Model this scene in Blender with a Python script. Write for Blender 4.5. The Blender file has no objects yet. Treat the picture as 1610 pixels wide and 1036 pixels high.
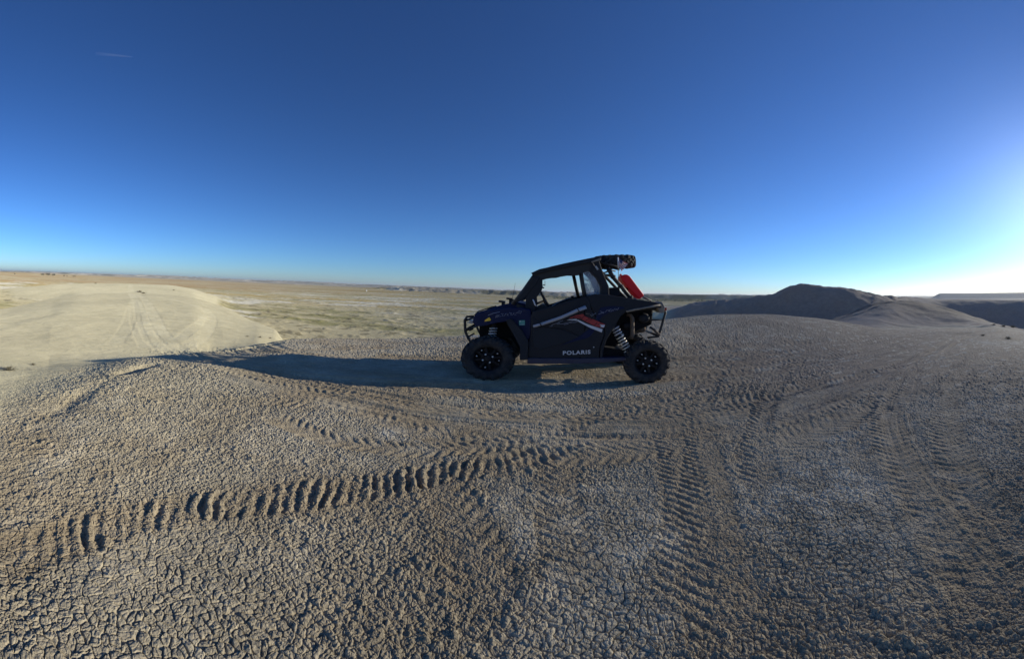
import bpy, bmesh, math, random
import numpy as np
from mathutils import Vector, Matrix

R = math.radians
SC = bpy.context.scene
COL = SC.collection

# ------------------------------------------------------------------ camera
EYE = 1.50
PITCH, ROLL = R(1.79), R(2.28)
FH, FV, CX, CY = 630.0, 512.0, 805.0, 442.0      # cylinder scale of the phone panorama
cd = bpy.data.cameras.new('camera')
cam = bpy.data.objects.new('camera', cd)
COL.objects.link(cam)
cam.location = (0, 0, EYE)
cam.rotation_euler = (Matrix.Rotation(PITCH, 3, 'X') @ Matrix.Rotation(-ROLL, 3, 'Y') @ Matrix.Rotation(R(90), 3, 'X')).to_euler()
cd.type = 'PANO'
cd.panorama_type = 'CENTRAL_CYLINDRICAL'
cd.central_cylindrical_range_u_min = -CX / FH
cd.central_cylindrical_range_u_max = (1610 - CX) / FH
cd.central_cylindrical_range_v_min = -(1036 - CY) / FV
cd.central_cylindrical_range_v_max = CY / FV
cd.central_cylindrical_radius = 1.0
cd.clip_start = 0.05
cd.clip_end = 40000
SC.camera = cam
SC.render.engine = 'CYCLES'

# ------------------------------------------------------------------ light
SUN_EL, SUN_AZ = R(18.6), R(80.5)                 # azimuth from +Y towards +X
w = bpy.data.worlds.new('World')
SC.world = w
w.use_nodes = True
nt = w.node_tree
for n in list(nt.nodes):
    nt.nodes.remove(n)
sky = nt.nodes.new('ShaderNodeTexSky')
sky.sky_type = 'NISHITA'
sky.sun_disc = False
sky.sun_elevation = SUN_EL
sky.sun_rotation = SUN_AZ
sky.altitude = 900
sky.air_density = 1.0
sky.dust_density = 0.45
sky.ozone_density = 7.0
bg = nt.nodes.new('ShaderNodeBackground')
bg.inputs['Strength'].default_value = 0.067
wo = nt.nodes.new('ShaderNodeOutputWorld')
gm = nt.nodes.new('ShaderNodeGamma')            # the phone renders the clear sky deep and saturated
gm.inputs['Gamma'].default_value = 1.28
nt.links.new(sky.outputs[0], gm.inputs['Color'])
nt.links.new(gm.outputs[0], bg.inputs[0])
nt.links.new(bg.outputs[0], wo.inputs[0])

sl = bpy.data.lights.new('sun', 'SUN')
sl.energy = 4.1
sl.angle = R(0.53)
sl.color = (1.0, 0.91, 0.74)
so = bpy.data.objects.new('sun', sl)
COL.objects.link(so)
sdir = Vector((math.sin(SUN_AZ) * math.cos(SUN_EL), math.cos(SUN_AZ) * math.cos(SUN_EL), math.sin(SUN_EL)))
so.rotation_euler = sdir.to_track_quat('Z', 'Y').to_euler()

SC.view_settings.view_transform = 'Standard'
SC.view_settings.look = 'None'
SC.view_settings.gamma = 1
SC.view_settings.exposure = 0.42

# ------------------------------------------------------------------ helpers
RM = np.array((Matrix.Rotation(PITCH, 3, 'X') @ Matrix.Rotation(-ROLL, 3, 'Y')))


def ray(px, py):
    u = (px - CX) / FH
    return RM @ np.array([math.sin(u), math.cos(u), (CY - py) / FV])


def at_range(px, py, r):
    """the point the photograph shows at (px,py) when it lies r metres away over the ground"""
    d = ray(px, py)
    k = r / math.hypot(d[0], d[1])
    return np.array([d[0] * k, d[1] * k, EYE + d[2] * k])


def on_plane(px, py, z=0.0):
    d = ray(px, py)
    k = (z - EYE) / d[2]
    return np.array([d[0] * k, d[1] * k, z])


def tag(o, label=None, cat=None, group=None, kind=None):
    if label: o['label'] = label
    if cat: o['category'] = cat
    if group: o['group'] = group
    if kind: o['kind'] = kind
    return o


def empty(name, loc, rz=0.0):
    o = bpy.data.objects.new(name, None)
    o.empty_display_size = 0.1
    COL.objects.link(o)
    o.location = loc
    o.rotation_euler = (0, 0, rz)
    return o


def principled(name, col, rough=0.5, metal=0.0, spec=0.5, **kw):
    m = bpy.data.materials.new(name)
    m.use_nodes = True
    b = m.node_tree.nodes['Principled BSDF']
    b.inputs['Base Color'].default_value = (*col, 1)
    b.inputs['Roughness'].default_value = rough
    b.inputs['Metallic'].default_value = metal
    b.inputs['Specular IOR Level'].default_value = spec
    for k, v in kw.items():
        b.inputs[k.replace('_', ' ')].default_value = v
    return m


def dusty(name, col, rough=0.5, metal=0.0, dust=(0.30, 0.26, 0.20), amount=0.35, scale=9.0, coat=0.0, spec=0.5, bump=0.0):
    """painted or plastic surface with procedural dust film and roughness variation"""
    m = principled(name, col, rough, metal, spec)
    t = m.node_tree
    b = t.nodes['Principled BSDF']
    tc = t.nodes.new('ShaderNodeTexCoord')
    nz = t.nodes.new('ShaderNodeTexNoise')
    nz.inputs['Scale'].default_value = scale
    nz.inputs['Detail'].default_value = 8
    nz.inputs['Roughness'].default_value = 0.65
    t.links.new(tc.outputs['Object'], nz.inputs['Vector'])
    rp = t.nodes.new('ShaderNodeMapRange')
    rp.inputs['From Min'].default_value = 0.42
    rp.inputs['From Max'].default_value = 0.78
    rp.inputs['To Min'].default_value = 0.02
    rp.inputs['To Max'].default_value = amount
    t.links.new(nz.outputs[0], rp.inputs['Value'])
    mx = t.nodes.new('ShaderNodeMix')
    mx.data_type = 'RGBA'
    mx.inputs['A'].default_value = (*col, 1)
    mx.inputs['B'].default_value = (*dust, 1)
    t.links.new(rp.outputs[0], mx.inputs['Factor'])
    t.links.new(mx.outputs['Result'], b.inputs['Base Color'])
    rr = t.nodes.new('ShaderNodeMapRange')
    rr.inputs['From Min'].default_value = 0.3
    rr.inputs['From Max'].default_value = 0.75
    rr.inputs['To Min'].default_value = rough
    rr.inputs['To Max'].default_value = min(1, rough + 0.35)
    t.links.new(nz.outputs[0], rr.inputs['Value'])
    t.links.new(rr.outputs[0], b.inputs['Roughness'])
    if coat: b.inputs['Coat Weight'].default_value = coat
    if bump:
        bp = t.nodes.new('ShaderNodeBump')
        bp.inputs['Strength'].default_value = bump
        bp.inputs['Distance'].default_value = 0.01
        t.links.new(nz.outputs[0], bp.inputs['Height'])
        t.links.new(bp.outputs[0], b.inputs['Normal'])
    return m


# --- numpy noise
def _h(ix, iy, seed):
    ix = ix.astype(np.int64).astype(np.uint32); iy = iy.astype(np.int64).astype(np.uint32)
    h = ix * np.uint32(374761393) + iy * np.uint32(668265263) + np.uint32((seed * 2246822519) % 4294967296)
    h = (h ^ (h >> np.uint32(13))) * np.uint32(1274126177)
    h = h ^ (h >> np.uint32(16))
    h = h * np.uint32(2654435761)
    h = h ^ (h >> np.uint32(15))
    return h.astype(np.float64) / 4294967295.0


def vnoise(x, y, seed=0):
    x0 = np.floor(x); y0 = np.floor(y)
    fx = x - x0; fy = y - y0
    fx = fx * fx * fx * (fx * (fx * 6 - 15) + 10); fy = fy * fy * fy * (fy * (fy * 6 - 15) + 10)
    a = _h(x0, y0, seed); b = _h(x0 + 1, y0, seed); c = _h(x0, y0 + 1, seed); d = _h(x0 + 1, y0 + 1, seed)
    return (a * (1 - fx) + b * fx) * (1 - fy) + (c * (1 - fx) + d * fx) * fy


def fbm(x, y, octv=4, seed=0, gain=0.5):
    s = 0; a = 1; t = 0
    for i in range(octv):
        s = s + a * (vnoise(x, y, seed + i * 17) * 2 - 1); t += a
        x, y = x * 1.62 + y * 1.18 + 3.1, y * 1.62 - x * 1.18 + 7.7
        a *= gain
    return s / t


def voronoi(x, y, seed=0, jit=0.9):
    x0 = np.floor(x); y0 = np.floor(y)
    f1 = np.full(x.shape, 9.0); f2 = np.full(x.shape, 9.0); cid = np.zeros(x.shape)
    gx = np.zeros(x.shape); gy = np.zeros(x.shape)
    for i in (-1, 0, 1):
        for j in (-1, 0, 1):
            cx = x0 + i; cy = y0 + j
            ax = x - (cx + 0.5 + jit * (_h(cx, cy, seed) - 0.5)); ay = y - (cy + 0.5 + jit * (_h(cx, cy, seed + 5) - 0.5))
            d = np.sqrt(ax * ax + ay * ay)
            n = d < f1
            f2 = np.where(n, f1, np.minimum(f2, d))
            f1 = np.where(n, d, f1)
            cid = np.where(n, _h(cx, cy, seed + 9), cid)
            gx = np.where(n, ax, gx); gy = np.where(n, ay, gy)
    return f1, f2, cid, gx, gy


def sstep(a, b, x):
    t = np.clip((x - a) / (b - a), 0, 1)
    return t * t * (3 - 2 * t)


def pchip(xk, yk, x):
    xk = np.asarray(xk, float); yk = np.asarray(yk, float)
    h = np.diff(xk); d = np.diff(yk) / h
    m = np.zeros(len(xk))
    m[0] = d[0]; m[-1] = d[-1]
    for i in range(1, len(xk) - 1):
        if d[i - 1] * d[i] > 0:
            w1 = 2 * h[i] + h[i - 1]; w2 = h[i] + 2 * h[i - 1]
            m[i] = (w1 + w2) / (w1 / d[i - 1] + w2 / d[i])
    x = np.clip(x, xk[0], xk[-1])
    k = np.clip(np.searchsorted(xk, x) - 1, 0, len(xk) - 2)
    t = (x - xk[k]) / h[k]
    t2 = t * t; t3 = t2 * t
    return (2 * t3 - 3 * t2 + 1) * yk[k] + (t3 - 2 * t2 + t) * h[k] * m[k] + (-2 * t3 + 3 * t2) * yk[k + 1] + (t3 - t2) * h[k] * m[k + 1]


# ------------------------------------------------------------------ terrain
# successive crests and hollows of the land, going outwards; (photo column, distance, 'y' row | 'z' height, value)
L_near = [(-400, 2.2, 'z', -.03), (0, 2.2, 'z', -.02), (240, 2.4, 'z', -0.0), (800, 2.6, 'z', 0.0), (2000, 2.6, 'z', 0.0)]
L_mid = [(-400, 3.6, 'z', -.16), (0, 3.7, 'z', -.13), (240, 4.8, 'z', -.04), (800, 5.3, 'z', 0), (1100, 6.5, 'z', 0.03), (1400, 7, 'z', 0.0), (2000, 7, 'z', -.1)]
L_C = [(-400, 5.6, 'z', -.38), (-150, 5.4, 'z', -.36), (0, 5.4, 'z', -.33), (130, 6.2, 'z', -.33), (240, 7, 'y', 562), (300, 7.5, 'y', 557), (340, 8, 'y', 553), (400, 9, 'y', 545), (450, 10, 'y', 535), (520, 10.5, 'y', 533), (600, 10.8, 'y', 533), (700, 11, 'y', 530), (800, 11.3, 'y', 524), (900, 11.7, 'y', 516), (980, 12, 'y', 509), (1050, 12.5, 'y', 503), (1100, 14, 'y', 497.5), (1160, 15, 'y', 495), (1200, 15.5, 'y', 495.5), (1245, 16, 'y', 498), (1300, 16.5, 'y', 504), (1340, 17, 'y', 510), (1400, 17.5, 'y', 519), (1440, 18, 'y', 521), (1500, 19, 'y', 519), (1560, 19, 'y', 520), (1610, 18, 'y', 526), (1760, 17, 'y', 530), (2000, 16, 'y', 540)]
L_D = [(-400, 11, 'z', -1.15), (-150, 11, 'z', -1.05), (0, 10.5, 'z', -.97), (130, 10.5, 'z', -.93), (240, 10.5, 'y', 552), (300, 11, 'y', 548), (340, 12, 'y', 546), (400, 13, 'y', 540), (450, 14, 'z', -1.3), (520, 14.5, 'z', -1.3), (700, 15, 'z', -1.0), (900, 16, 'z', -.7), (1050, 17, 'z', 0), (1160, 19, 'z', .1), (1245, 20, 'z', -.3), (1300, 21, 'z', -.8), (1380, 23, 'y', 515), (1440, 27, 'y', 513), (1500, 28, 'y', 513), (1560, 27, 'y', 513), (1610, 24, 'y', 521), (1760, 23, 'y', 528), (2000, 23, 'y', 538)]
L_E = [(-400, 26, 'z', -2.6), (-150, 27, 'z', -2.5), (0, 28, 'y', 487), (65, 30, 'y', 474), (130, 33, 'y', 463.5), (180, 35, 'y', 461.5), (240, 35, 'y', 462), (300, 33, 'y', 468), (345, 30, 'y', 481), (400, 24, 'y', 506), (430, 20, 'y', 520), (455, 18, 'z', -1.9), (520, 20, 'z', -2.7), (700, 22, 'z', -2.8), (900, 24, 'z', -2.8), (1050, 26, 'z', -2.2), (1160, 28, 'z', -2), (1260, 29, 'z', -1.5), (1300, 34, 'y', 506), (1330, 37, 'y', 494), (1355, 39, 'y', 484), (1380, 40, 'y', 476), (1405, 40, 'y', 472), (1440, 40, 'y', 474.5), (1480, 39, 'y', 482), (1510, 38, 'y', 491), (1540, 36, 'y', 502), (1560, 34, 'y', 508), (1580, 31, 'y', 513), (1610, 29, 'y', 519), (1760, 28, 'y', 526), (2000, 28, 'y', 530)]
L_F = [(-400, 46, 'z', -3.8), (0, 46, 'z', -3.55), (70, 47, 'z', -3.1), (130, 50, 'z', -1.7), (240, 52, 'z', -1.3), (300, 50, 'z', -1.8), (345, 45, 'z', -3.4), (400, 40, 'z', -4), (455, 34, 'z', -4), (900, 37, 'z', -4), (1050, 60, 'z', -4.4), (1245, 60, 'z', -4.0), (1380, 57, 'z', -3.2), (1440, 66, 'z', -4), (1490, 84, 'z', -8), (2000, 92, 'z', -8)]
L_G = [(-400, 80, 'z', -3.9), (-100, 80, 'z', -3.7), (0, 80, 'y', 458), (50, 80, 'y', 451.5), (90, 80, 'y', 447.5), (200, 82, 'y', 446), (260, 82, 'y', 448), (300, 80, 'y', 454), (330, 78, 'y', 464), (370, 76, 'z', -3.9), (900, 76, 'z', -4), (1000, 70, 'z', -3.9), (1030, 70, 'y', 491), (1060, 71, 'y', 486), (1095, 71, 'y', 477), (1130, 71, 'y', 473.5), (1160, 71, 'y', 470.5), (1180, 71, 'y', 468.3), (1200, 71, 'y', 463.5), (1215, 71, 'y', 458.5), (1232, 71, 'y', 450), (1245, 71, 'y', 446), (1262, 71, 'y', 447.5), (1280, 71, 'y', 449), (1300, 71, 'y', 450.8), (1330, 71, 'y', 453), (1350, 72, 'y', 457), (1380, 74, 'y', 463.5), (1400, 78, 'y', 465.8), (1440, 108, 'y', 468), (1480, 112, 'y', 470.5), (1520, 112, 'y', 471), (1610, 112, 'y', 471), (2000, 112, 'y', 468)]
L_H = [(-400, 140, 'z', -4), (340, 135, 'z', -4), (900, 120, 'z', -4), (1000, 95, 'z', -4), (1245, 96, 'z', -4), (1380, 110, 'z', -4), (1440, 190, 'z', -4), (2000, 210, 'z', -4)]
L_I = [(-400, 520, 'z', -3.6), (0, 520, 'z', -2.6), (250, 520, 'z', -3.6), (480, 520, 'z', -4), (620, 495, 'z', -3.6), (700, 490, 'z', -4), (900, 490, 'z', -4.4), (1180, 490, 'z', -3.6), (1380, 500, 'z', -4), (1440, 560, 'z', -3.4), (2000, 560, 'z', -3)]
L_J = [(-400, 760, 'z', -.5), (0, 760, 'z', .4), (200, 760, 'z', -1.6), (480, 760, 'z', -3.4), (560, 600, 'z', -2.6), (640, 512, 'y', 451.5), (720, 505, 'y', 454.6), (800, 505, 'y', 457.5), (870, 505, 'y', 459.8), (930, 505, 'y', 461.6), (1000, 506, 'y', 462.8), (1180, 510, 'y', 464.3), (1300, 600, 'z', -2), (1435, 800, 'z', -1), (1462, 650, 'y', 468.0), (1480, 640, 'y', 460.8), (1530, 640, 'y', 460.6), (1610, 640, 'y', 459.6), (2000, 640, 'y', 452)]
L_K = [(-400, 2000, 'z', 3), (0, 2000, 'z', 3), (250, 2000, 'z', -1), (500, 2000, 'z', -1), (700, 2000, 'z', 1.5), (1200, 2000, 'z', 1.5), (2000, 2000, 'z', -6)]
L_L = [(-400, 2700, 'y', 424), (0, 2700, 'y', 426), (70, 2700, 'y', 427.6), (130, 2700, 'y', 430), (250, 2700, 'y', 433.2), (400, 2700, 'y', 440.2), (520, 2700, 'y', 445), (620, 2500, 'y', 449.2), (720, 2400, 'y', 453.5), (800, 2400, 'y', 456.5), (870, 2400, 'y', 458.8), (1000, 2400, 'y', 461.6), (1180, 2400, 'y', 463.3), (1400, 2600, 'y', 465.5), (2000, 2600, 'y', 462)]
L_M = [(-400, 6000, 'z', -20), (2000, 6000, 'z', -20)]
L_N = [(-400, 14000, 'z', -60), (2000, 14000, 'z', -60)]
LAYERS = [L_near, L_mid, L_C, L_D, L_E, L_F, L_G, L_H, L_I, L_J, L_K, L_L, L_M, L_N]


def knots(layer):
    A = []
    for px, r, k, v in layer:
        if k == 'y':
            p = at_range(px, v, r)
        else:
            d = ray(px, 460); q = r / math.hypot(d[0], d[1])
            p = np.array([d[0] * q, d[1] * q, v])
        A.append((math.atan2(p[0], p[1]), r, p[2]))
    return np.array(sorted(A))


KN = [knots(l) for l in LAYERS]


def columns(az):
    """for azimuths: knot ranges (n,K) and heights (n,K)"""
    rk = [np.full(az.shape, 0.25)]; zk = [np.full(az.shape, 0.0)]
    for a in KN:
        rk.append(pchip(a[:, 0], a[:, 1], az)); zk.append(pchip(a[:, 0], a[:, 2], az))
    return np.array(rk).T, np.array(zk).T


def base_profile(az, rr):
    rk, zk = columns(az)
    Z = np.zeros((len(rr), len(az))); S = np.zeros_like(Z)
    lr = np.log(rr)
    for j in range(len(az)):
        lk = np.log(rk[j])
        Z[:, j] = pchip(lk, zk[j], lr)
        S[:, j] = np.interp(lr, lk, np.arange(len(lk)))
    return Z, S


# tyre tracks pressed into the clay: photo path, width, depth, lug spacing, lug height, smoothing
TRACKS = [
    ([(1560, 517), (1440, 532), (1330, 550), (1200, 568), (1050, 580), (900, 588), (740, 590), (620, 584), (500, 575), (400, 562), (320, 550), (255, 541)], 2.6, 0, 1, 0, .85, 3),
    ([(1520, 525), (1440, 560), (1330, 600), (1200, 640), (1060, 662), (900, 664), (760, 654), (640, 640), (540, 622), (440, 600), (370, 580)], 1.1, 0, 1, 0, .8, 3),
    ([(1500, 530), (1420, 600), (1400, 660), (1430, 740), (1500, 840), (1600, 960), (1660, 1040)], .8, 0, 1, 0, .35, 3),
    ([(-90, 905), (0, 880), (90, 852), (180, 824), (260, 806), (330, 795), (400, 790), (470, 781), (540, 771), (600, 761), (650, 750), (700, 741), (750, 736), (800, 727), (850, 712), (900, 694), (960, 678)], .27, .005, .080, .029, .1, 0),
    ([(790, 738), (830, 720), (870, 702), (905, 690), (950, 680)], .30, .008, .11, .030, .4, 1),
    ([(360, 630), (430, 633), (490, 637), (560, 648), (640, 668)], .24, .006, .12, .042, .3, 0),
    ([(1190, 545), (1140, 575), (1112, 610), (1100, 660), (1105, 720), (1112, 800), (1130, 900), (1150, 1036), (1160, 1100)], .32, .007, .075, .016, .6, 1),
    ([(1260, 560), (1215, 610), (1195, 660), (1190, 720), (1205, 800)], .30, .008, .085, .022, .6, 1),
    ([(1480, 545), (1410, 590), (1392, 640), (1400, 690), (1430, 750), (1470, 810), (1540, 910), (1620, 1020)], .32, .006, .095, .011, .6, 1),
    ([(1560, 516), (1460, 531), (1350, 556), (1200, 579), (1050, 596), (900, 606), (780, 608), (640, 606), (530, 601), (430, 588), (340, 570), (270, 557), (225, 548)], .26, .016, .13, .018, .8, 1),
    ([(1545, 515), (1430, 530), (1300, 548), (1150, 560), (1050, 566), (950, 570), (800, 568), (640, 563), (530, 560), (430, 553), (340, 548), (250, 543)], .26, .016, .13, .016, .8, 1),
    ([(1600, 560), (1480, 566), (1350, 590), (1230, 618), (1120, 640), (1000, 652), (880, 652), (760, 645), (640, 632), (540, 617), (450, 602), (380, 586), (320, 572)], .28, .014, .11, .020, .85, 1),
    ([(1480, 545), (1400, 578), (1290, 606), (1180, 626), (1060, 634), (930, 634), (800, 626), (680, 614), (560, 598)], .28, .012, .11, .018, .85, 1),
    ([(1500, 550), (1450, 600), (1380, 640), (1300, 668), (1230, 700), (1180, 740), (1130, 800)], .42, .010, .10, .010, .65, 2),
    ([(905, 650), (888, 720), (880, 800), (900, 900), (930, 1045)], .28, .005, .08, .012, .3, 1),
    ([(1010, 615), (1058, 700), (1080, 800), (1082, 900), (1075, 1045)], .30, .006, .075, .015, .4, 1),
    ([(560, 640), (700, 692), (820, 716), (960, 716), (1100, 696), (1250, 655), (1400, 600)], .30, .008, .10, .013, .6, 1),
    ([(640, 700), (705, 770), (745, 850), (765, 930), (775, 1045)], .34, .006, .11, .012, .3, 1),
    ([(420, 650), (520, 690), (620, 705), (760, 700), (900, 665), (1050, 625), (1200, 590)], .28, .010, .10, .020, .6, 1),
    ([(1560, 548), (1500, 600), (1490, 680), (1530, 780), (1600, 880)], .30, .006, .09, .010, .5, 1),
    ([(1300, 590), (1180, 640), (1130, 660), (1000, 690), (860, 690), (740, 676), (620, 652), (520, 628), (440, 606)], .34, .012, .11, .014, .7, 2),
    ([(640, 545), (520, 549), (430, 552), (330, 553), (250, 545)], .26, .014, .12, .014, .7, 1),
    ([(1400, 536), (1280, 536), (1160, 545), (1060, 552), (960, 556)], .26, .014, .13, .016, .7, 1),
    ([(262, 553), (240, 532), (228, 512), (222, 495), (216, 478), (210, 465), (207, 461)], 0.6, .010, 1, 1.0, 1, 4),
    ([(285, 552), (262, 532), (248, 510), (240, 492), (232, 476), (222, 465), (216, 461)], 0.54, .010, 1, .9, 1, 4),
    ([(232, 548), (222, 530), (214, 508), (212, 490), (209, 472)], 0.48, .010, 1, .6, 1, 4),
    ([(290, 548), (318, 528), (331, 508), (332, 496), (322, 486), (300, 478), (270, 470)], 0.54, .010, 1, .8, 1, 4),
    ([(280, 535), (300, 518), (322, 503), (326, 492), (318, 486)], 0.48, .010, 1, .7, 1, 4),
    ([(60, 668), (100, 640), (140, 612), (185, 590)], .30, .03, 1, 1, 1, 5),
    ([(180, 592), (200, 584), (225, 577), (252, 569)], .26, .075, 1, 1, 1, 5),
    ([(340, 552), (370, 548), (400, 544), (430, 540), (455, 537)], .34, .10, 1, 1, 1, 5),
    ([(180, 540), (195, 520), (204, 500), (207, 480)], 0.54, .010, 1, .5, 1, 4),
    ([(208, 458.5), (205, 453), (206, 449), (207, 447)], .9, .02, 1, .8, 1, 4),
]


def base_hit(px, py):
    d = ray(px, py); q = math.hypot(d[0], d[1]); d = d / q
    az = math.atan2(d[0], d[1])
    rk, zk = columns(np.array([az]))
    rr = np.geomspace(1.0, 200, 1500)
    z = pchip(np.log(rk[0]), zk[0], np.log(rr))
    hit = np.nonzero(z >= EYE + d[2] * rr)[0]
    r = rr[hit[0]] if len(hit) else 200
    return np.array([d[0] * r, d[1] * r])


def track_fields(X, Y, n):
    pale = np.zeros(n)
    dz = np.zeros(n); smooth = np.zeros(n); brown = np.zeros(n)
    for path, wd, dep, sp, lug, sm, kind in TRACKS:
        P = np.array([base_hit(px, py) for px, py in path])
        t = np.concatenate([[0], np.cumsum(np.hypot(*np.diff(P, axis=0).T))])
        tt = np.arange(0, t[-1], 0.12)
        Q = np.stack([pchip(t, P[:, 0], tt), pchip(t, P[:, 1], tt)], 1)
        m = (X > Q[:, 0].min() - wd) & (X < Q[:, 0].max() + wd) & (Y > Q[:, 1].min() - wd) & (Y < Q[:, 1].max() + wd)
        idx = np.nonzero(m)[0]
        if not len(idx): continue
        x = X[idx]; y = Y[idx]
        bd = np.full(len(idx), 1e9); bs = np.zeros(len(idx)); bt = np.zeros(len(idx))
        for k in range(len(Q) - 1):
            a = Q[k]; b = Q[k + 1]; v = b - a; L = math.hypot(*v)
            if L < 1e-6: continue
            u = v / L
            px = x - a[0]; py = y - a[1]
            s = np.clip(px * u[0] + py * u[1], 0, L)
            cx = px - s * u[0]; cy = py - s * u[1]
            d2 = cx * cx + cy * cy
            n_ = d2 < bd
            bd = np.where(n_, d2, bd)
            bs = np.where(n_, tt[k] + s, bs)
            bt = np.where(n_, cx * -u[1] + cy * u[0], bt)
        d = np.sqrt(bd)
        wob = 1 + .18 * fbm(bs * 2.0, bs * 0 + 3, 2, 5)
        hw = wd / 2 * wob
        inside = 1 - sstep(hw * .82, hw * 1.12, d)
        endf = sstep(0, .35, bs) * (1 - sstep(tt[-1] - .45, tt[-1] - .05, bs))
        patch = np.clip(.75 + .6 * fbm(x * 1.1, y * 1.1, 3, 91), 0.15, 1.15) * endf
        side = np.sign(bt)
        if kind == 0:
            ph = bs / sp - bt * .5 / sp + .38 * fbm(x * 6, y * 6, 4, 31, .6)
            amp = np.clip(.95 + 1.3 * fbm(bs * 4.5, bs * 0 + 1.7, 2, 35) + .9 * fbm(x * 13, y * 13, 3, 36), .30, 1.5) * sstep(.2, 1.1, bs) * (1 - .8 * sstep(tt[-1] - 1.6, tt[-1] - .3, bs))
            inside = 1 - sstep(hw * (.75 + .3 * fbm(bs * 9, side * 3.3, 2, 37)), hw * 1.2, d)
        else:
            ph = bs / sp + np.abs(bt) * .7 / sp + .5 * (side > 0) + .12 * fbm(x * 7, y * 7, 2, 32)
            amp = sstep(.0, .03, np.abs(bt)) * (.55 + .45 * sstep(.02, .1, np.abs(bt)))
        c = np.cos(2 * np.pi * ph)
        lugp = np.sign(c) * np.abs(c) ** .55
        if kind == 3:      # a worn lane of many overlapping passes
            e3 = (1 - sstep(hw * .6, hw * 1.1, d)) * endf
            st3 = fbm(bt * 6.5, bs * .22, 4, 301, .6)
            dz[idx] += (.040 * st3 - .012) * e3 * (1.0 if wd > 1 else .45)
            smooth[idx] = np.maximum(smooth[idx], sm * e3 * np.clip(.8 + st3, .3, 1))
            brown[idx] = np.maximum(brown[idx], .7 * e3 * np.clip(.5 + 1.5 * st3, 0, 1))
            continue
        if kind == 5:      # a groove shaped so its shade draws the dark line of a ledge
            dz[idx] -= dep * np.exp(-(d / (wd * .5)) ** 2) * endf * np.clip(1 + .6 * fbm(x * 3, y * 3, 3, 97), .3, 1.5)
            continue
        if kind == 4:      # pale ruts worn into the dune
            dz[idx] += -dep * inside * endf
            pale[idx] = np.maximum(pale[idx], inside * endf * np.clip(.7 + .8 * fbm(x * .9, y * .9, 3, 93), 0, 1) * lug)
            continue
        berm = np.exp(-((d - hw * 1.12) / (.16 * wd)) ** 2)
        rag = 1 + .9 * fbm(x * 16, y * 16, 3, 77)
        km = .62 if kind else .8
        dz[idx] += (-dep * inside + dep * .5 * berm * rag + lug * .5 * lugp * inside * amp * rag) * patch * km
        smooth[idx] = np.maximum(smooth[idx], sm * inside * np.minimum(1, patch))
        brown[idx] = np.maximum(brown[idx], (inside * .9 + berm * .5) * np.minimum(1, patch))
    return dz, smooth, brown, pale


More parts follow.
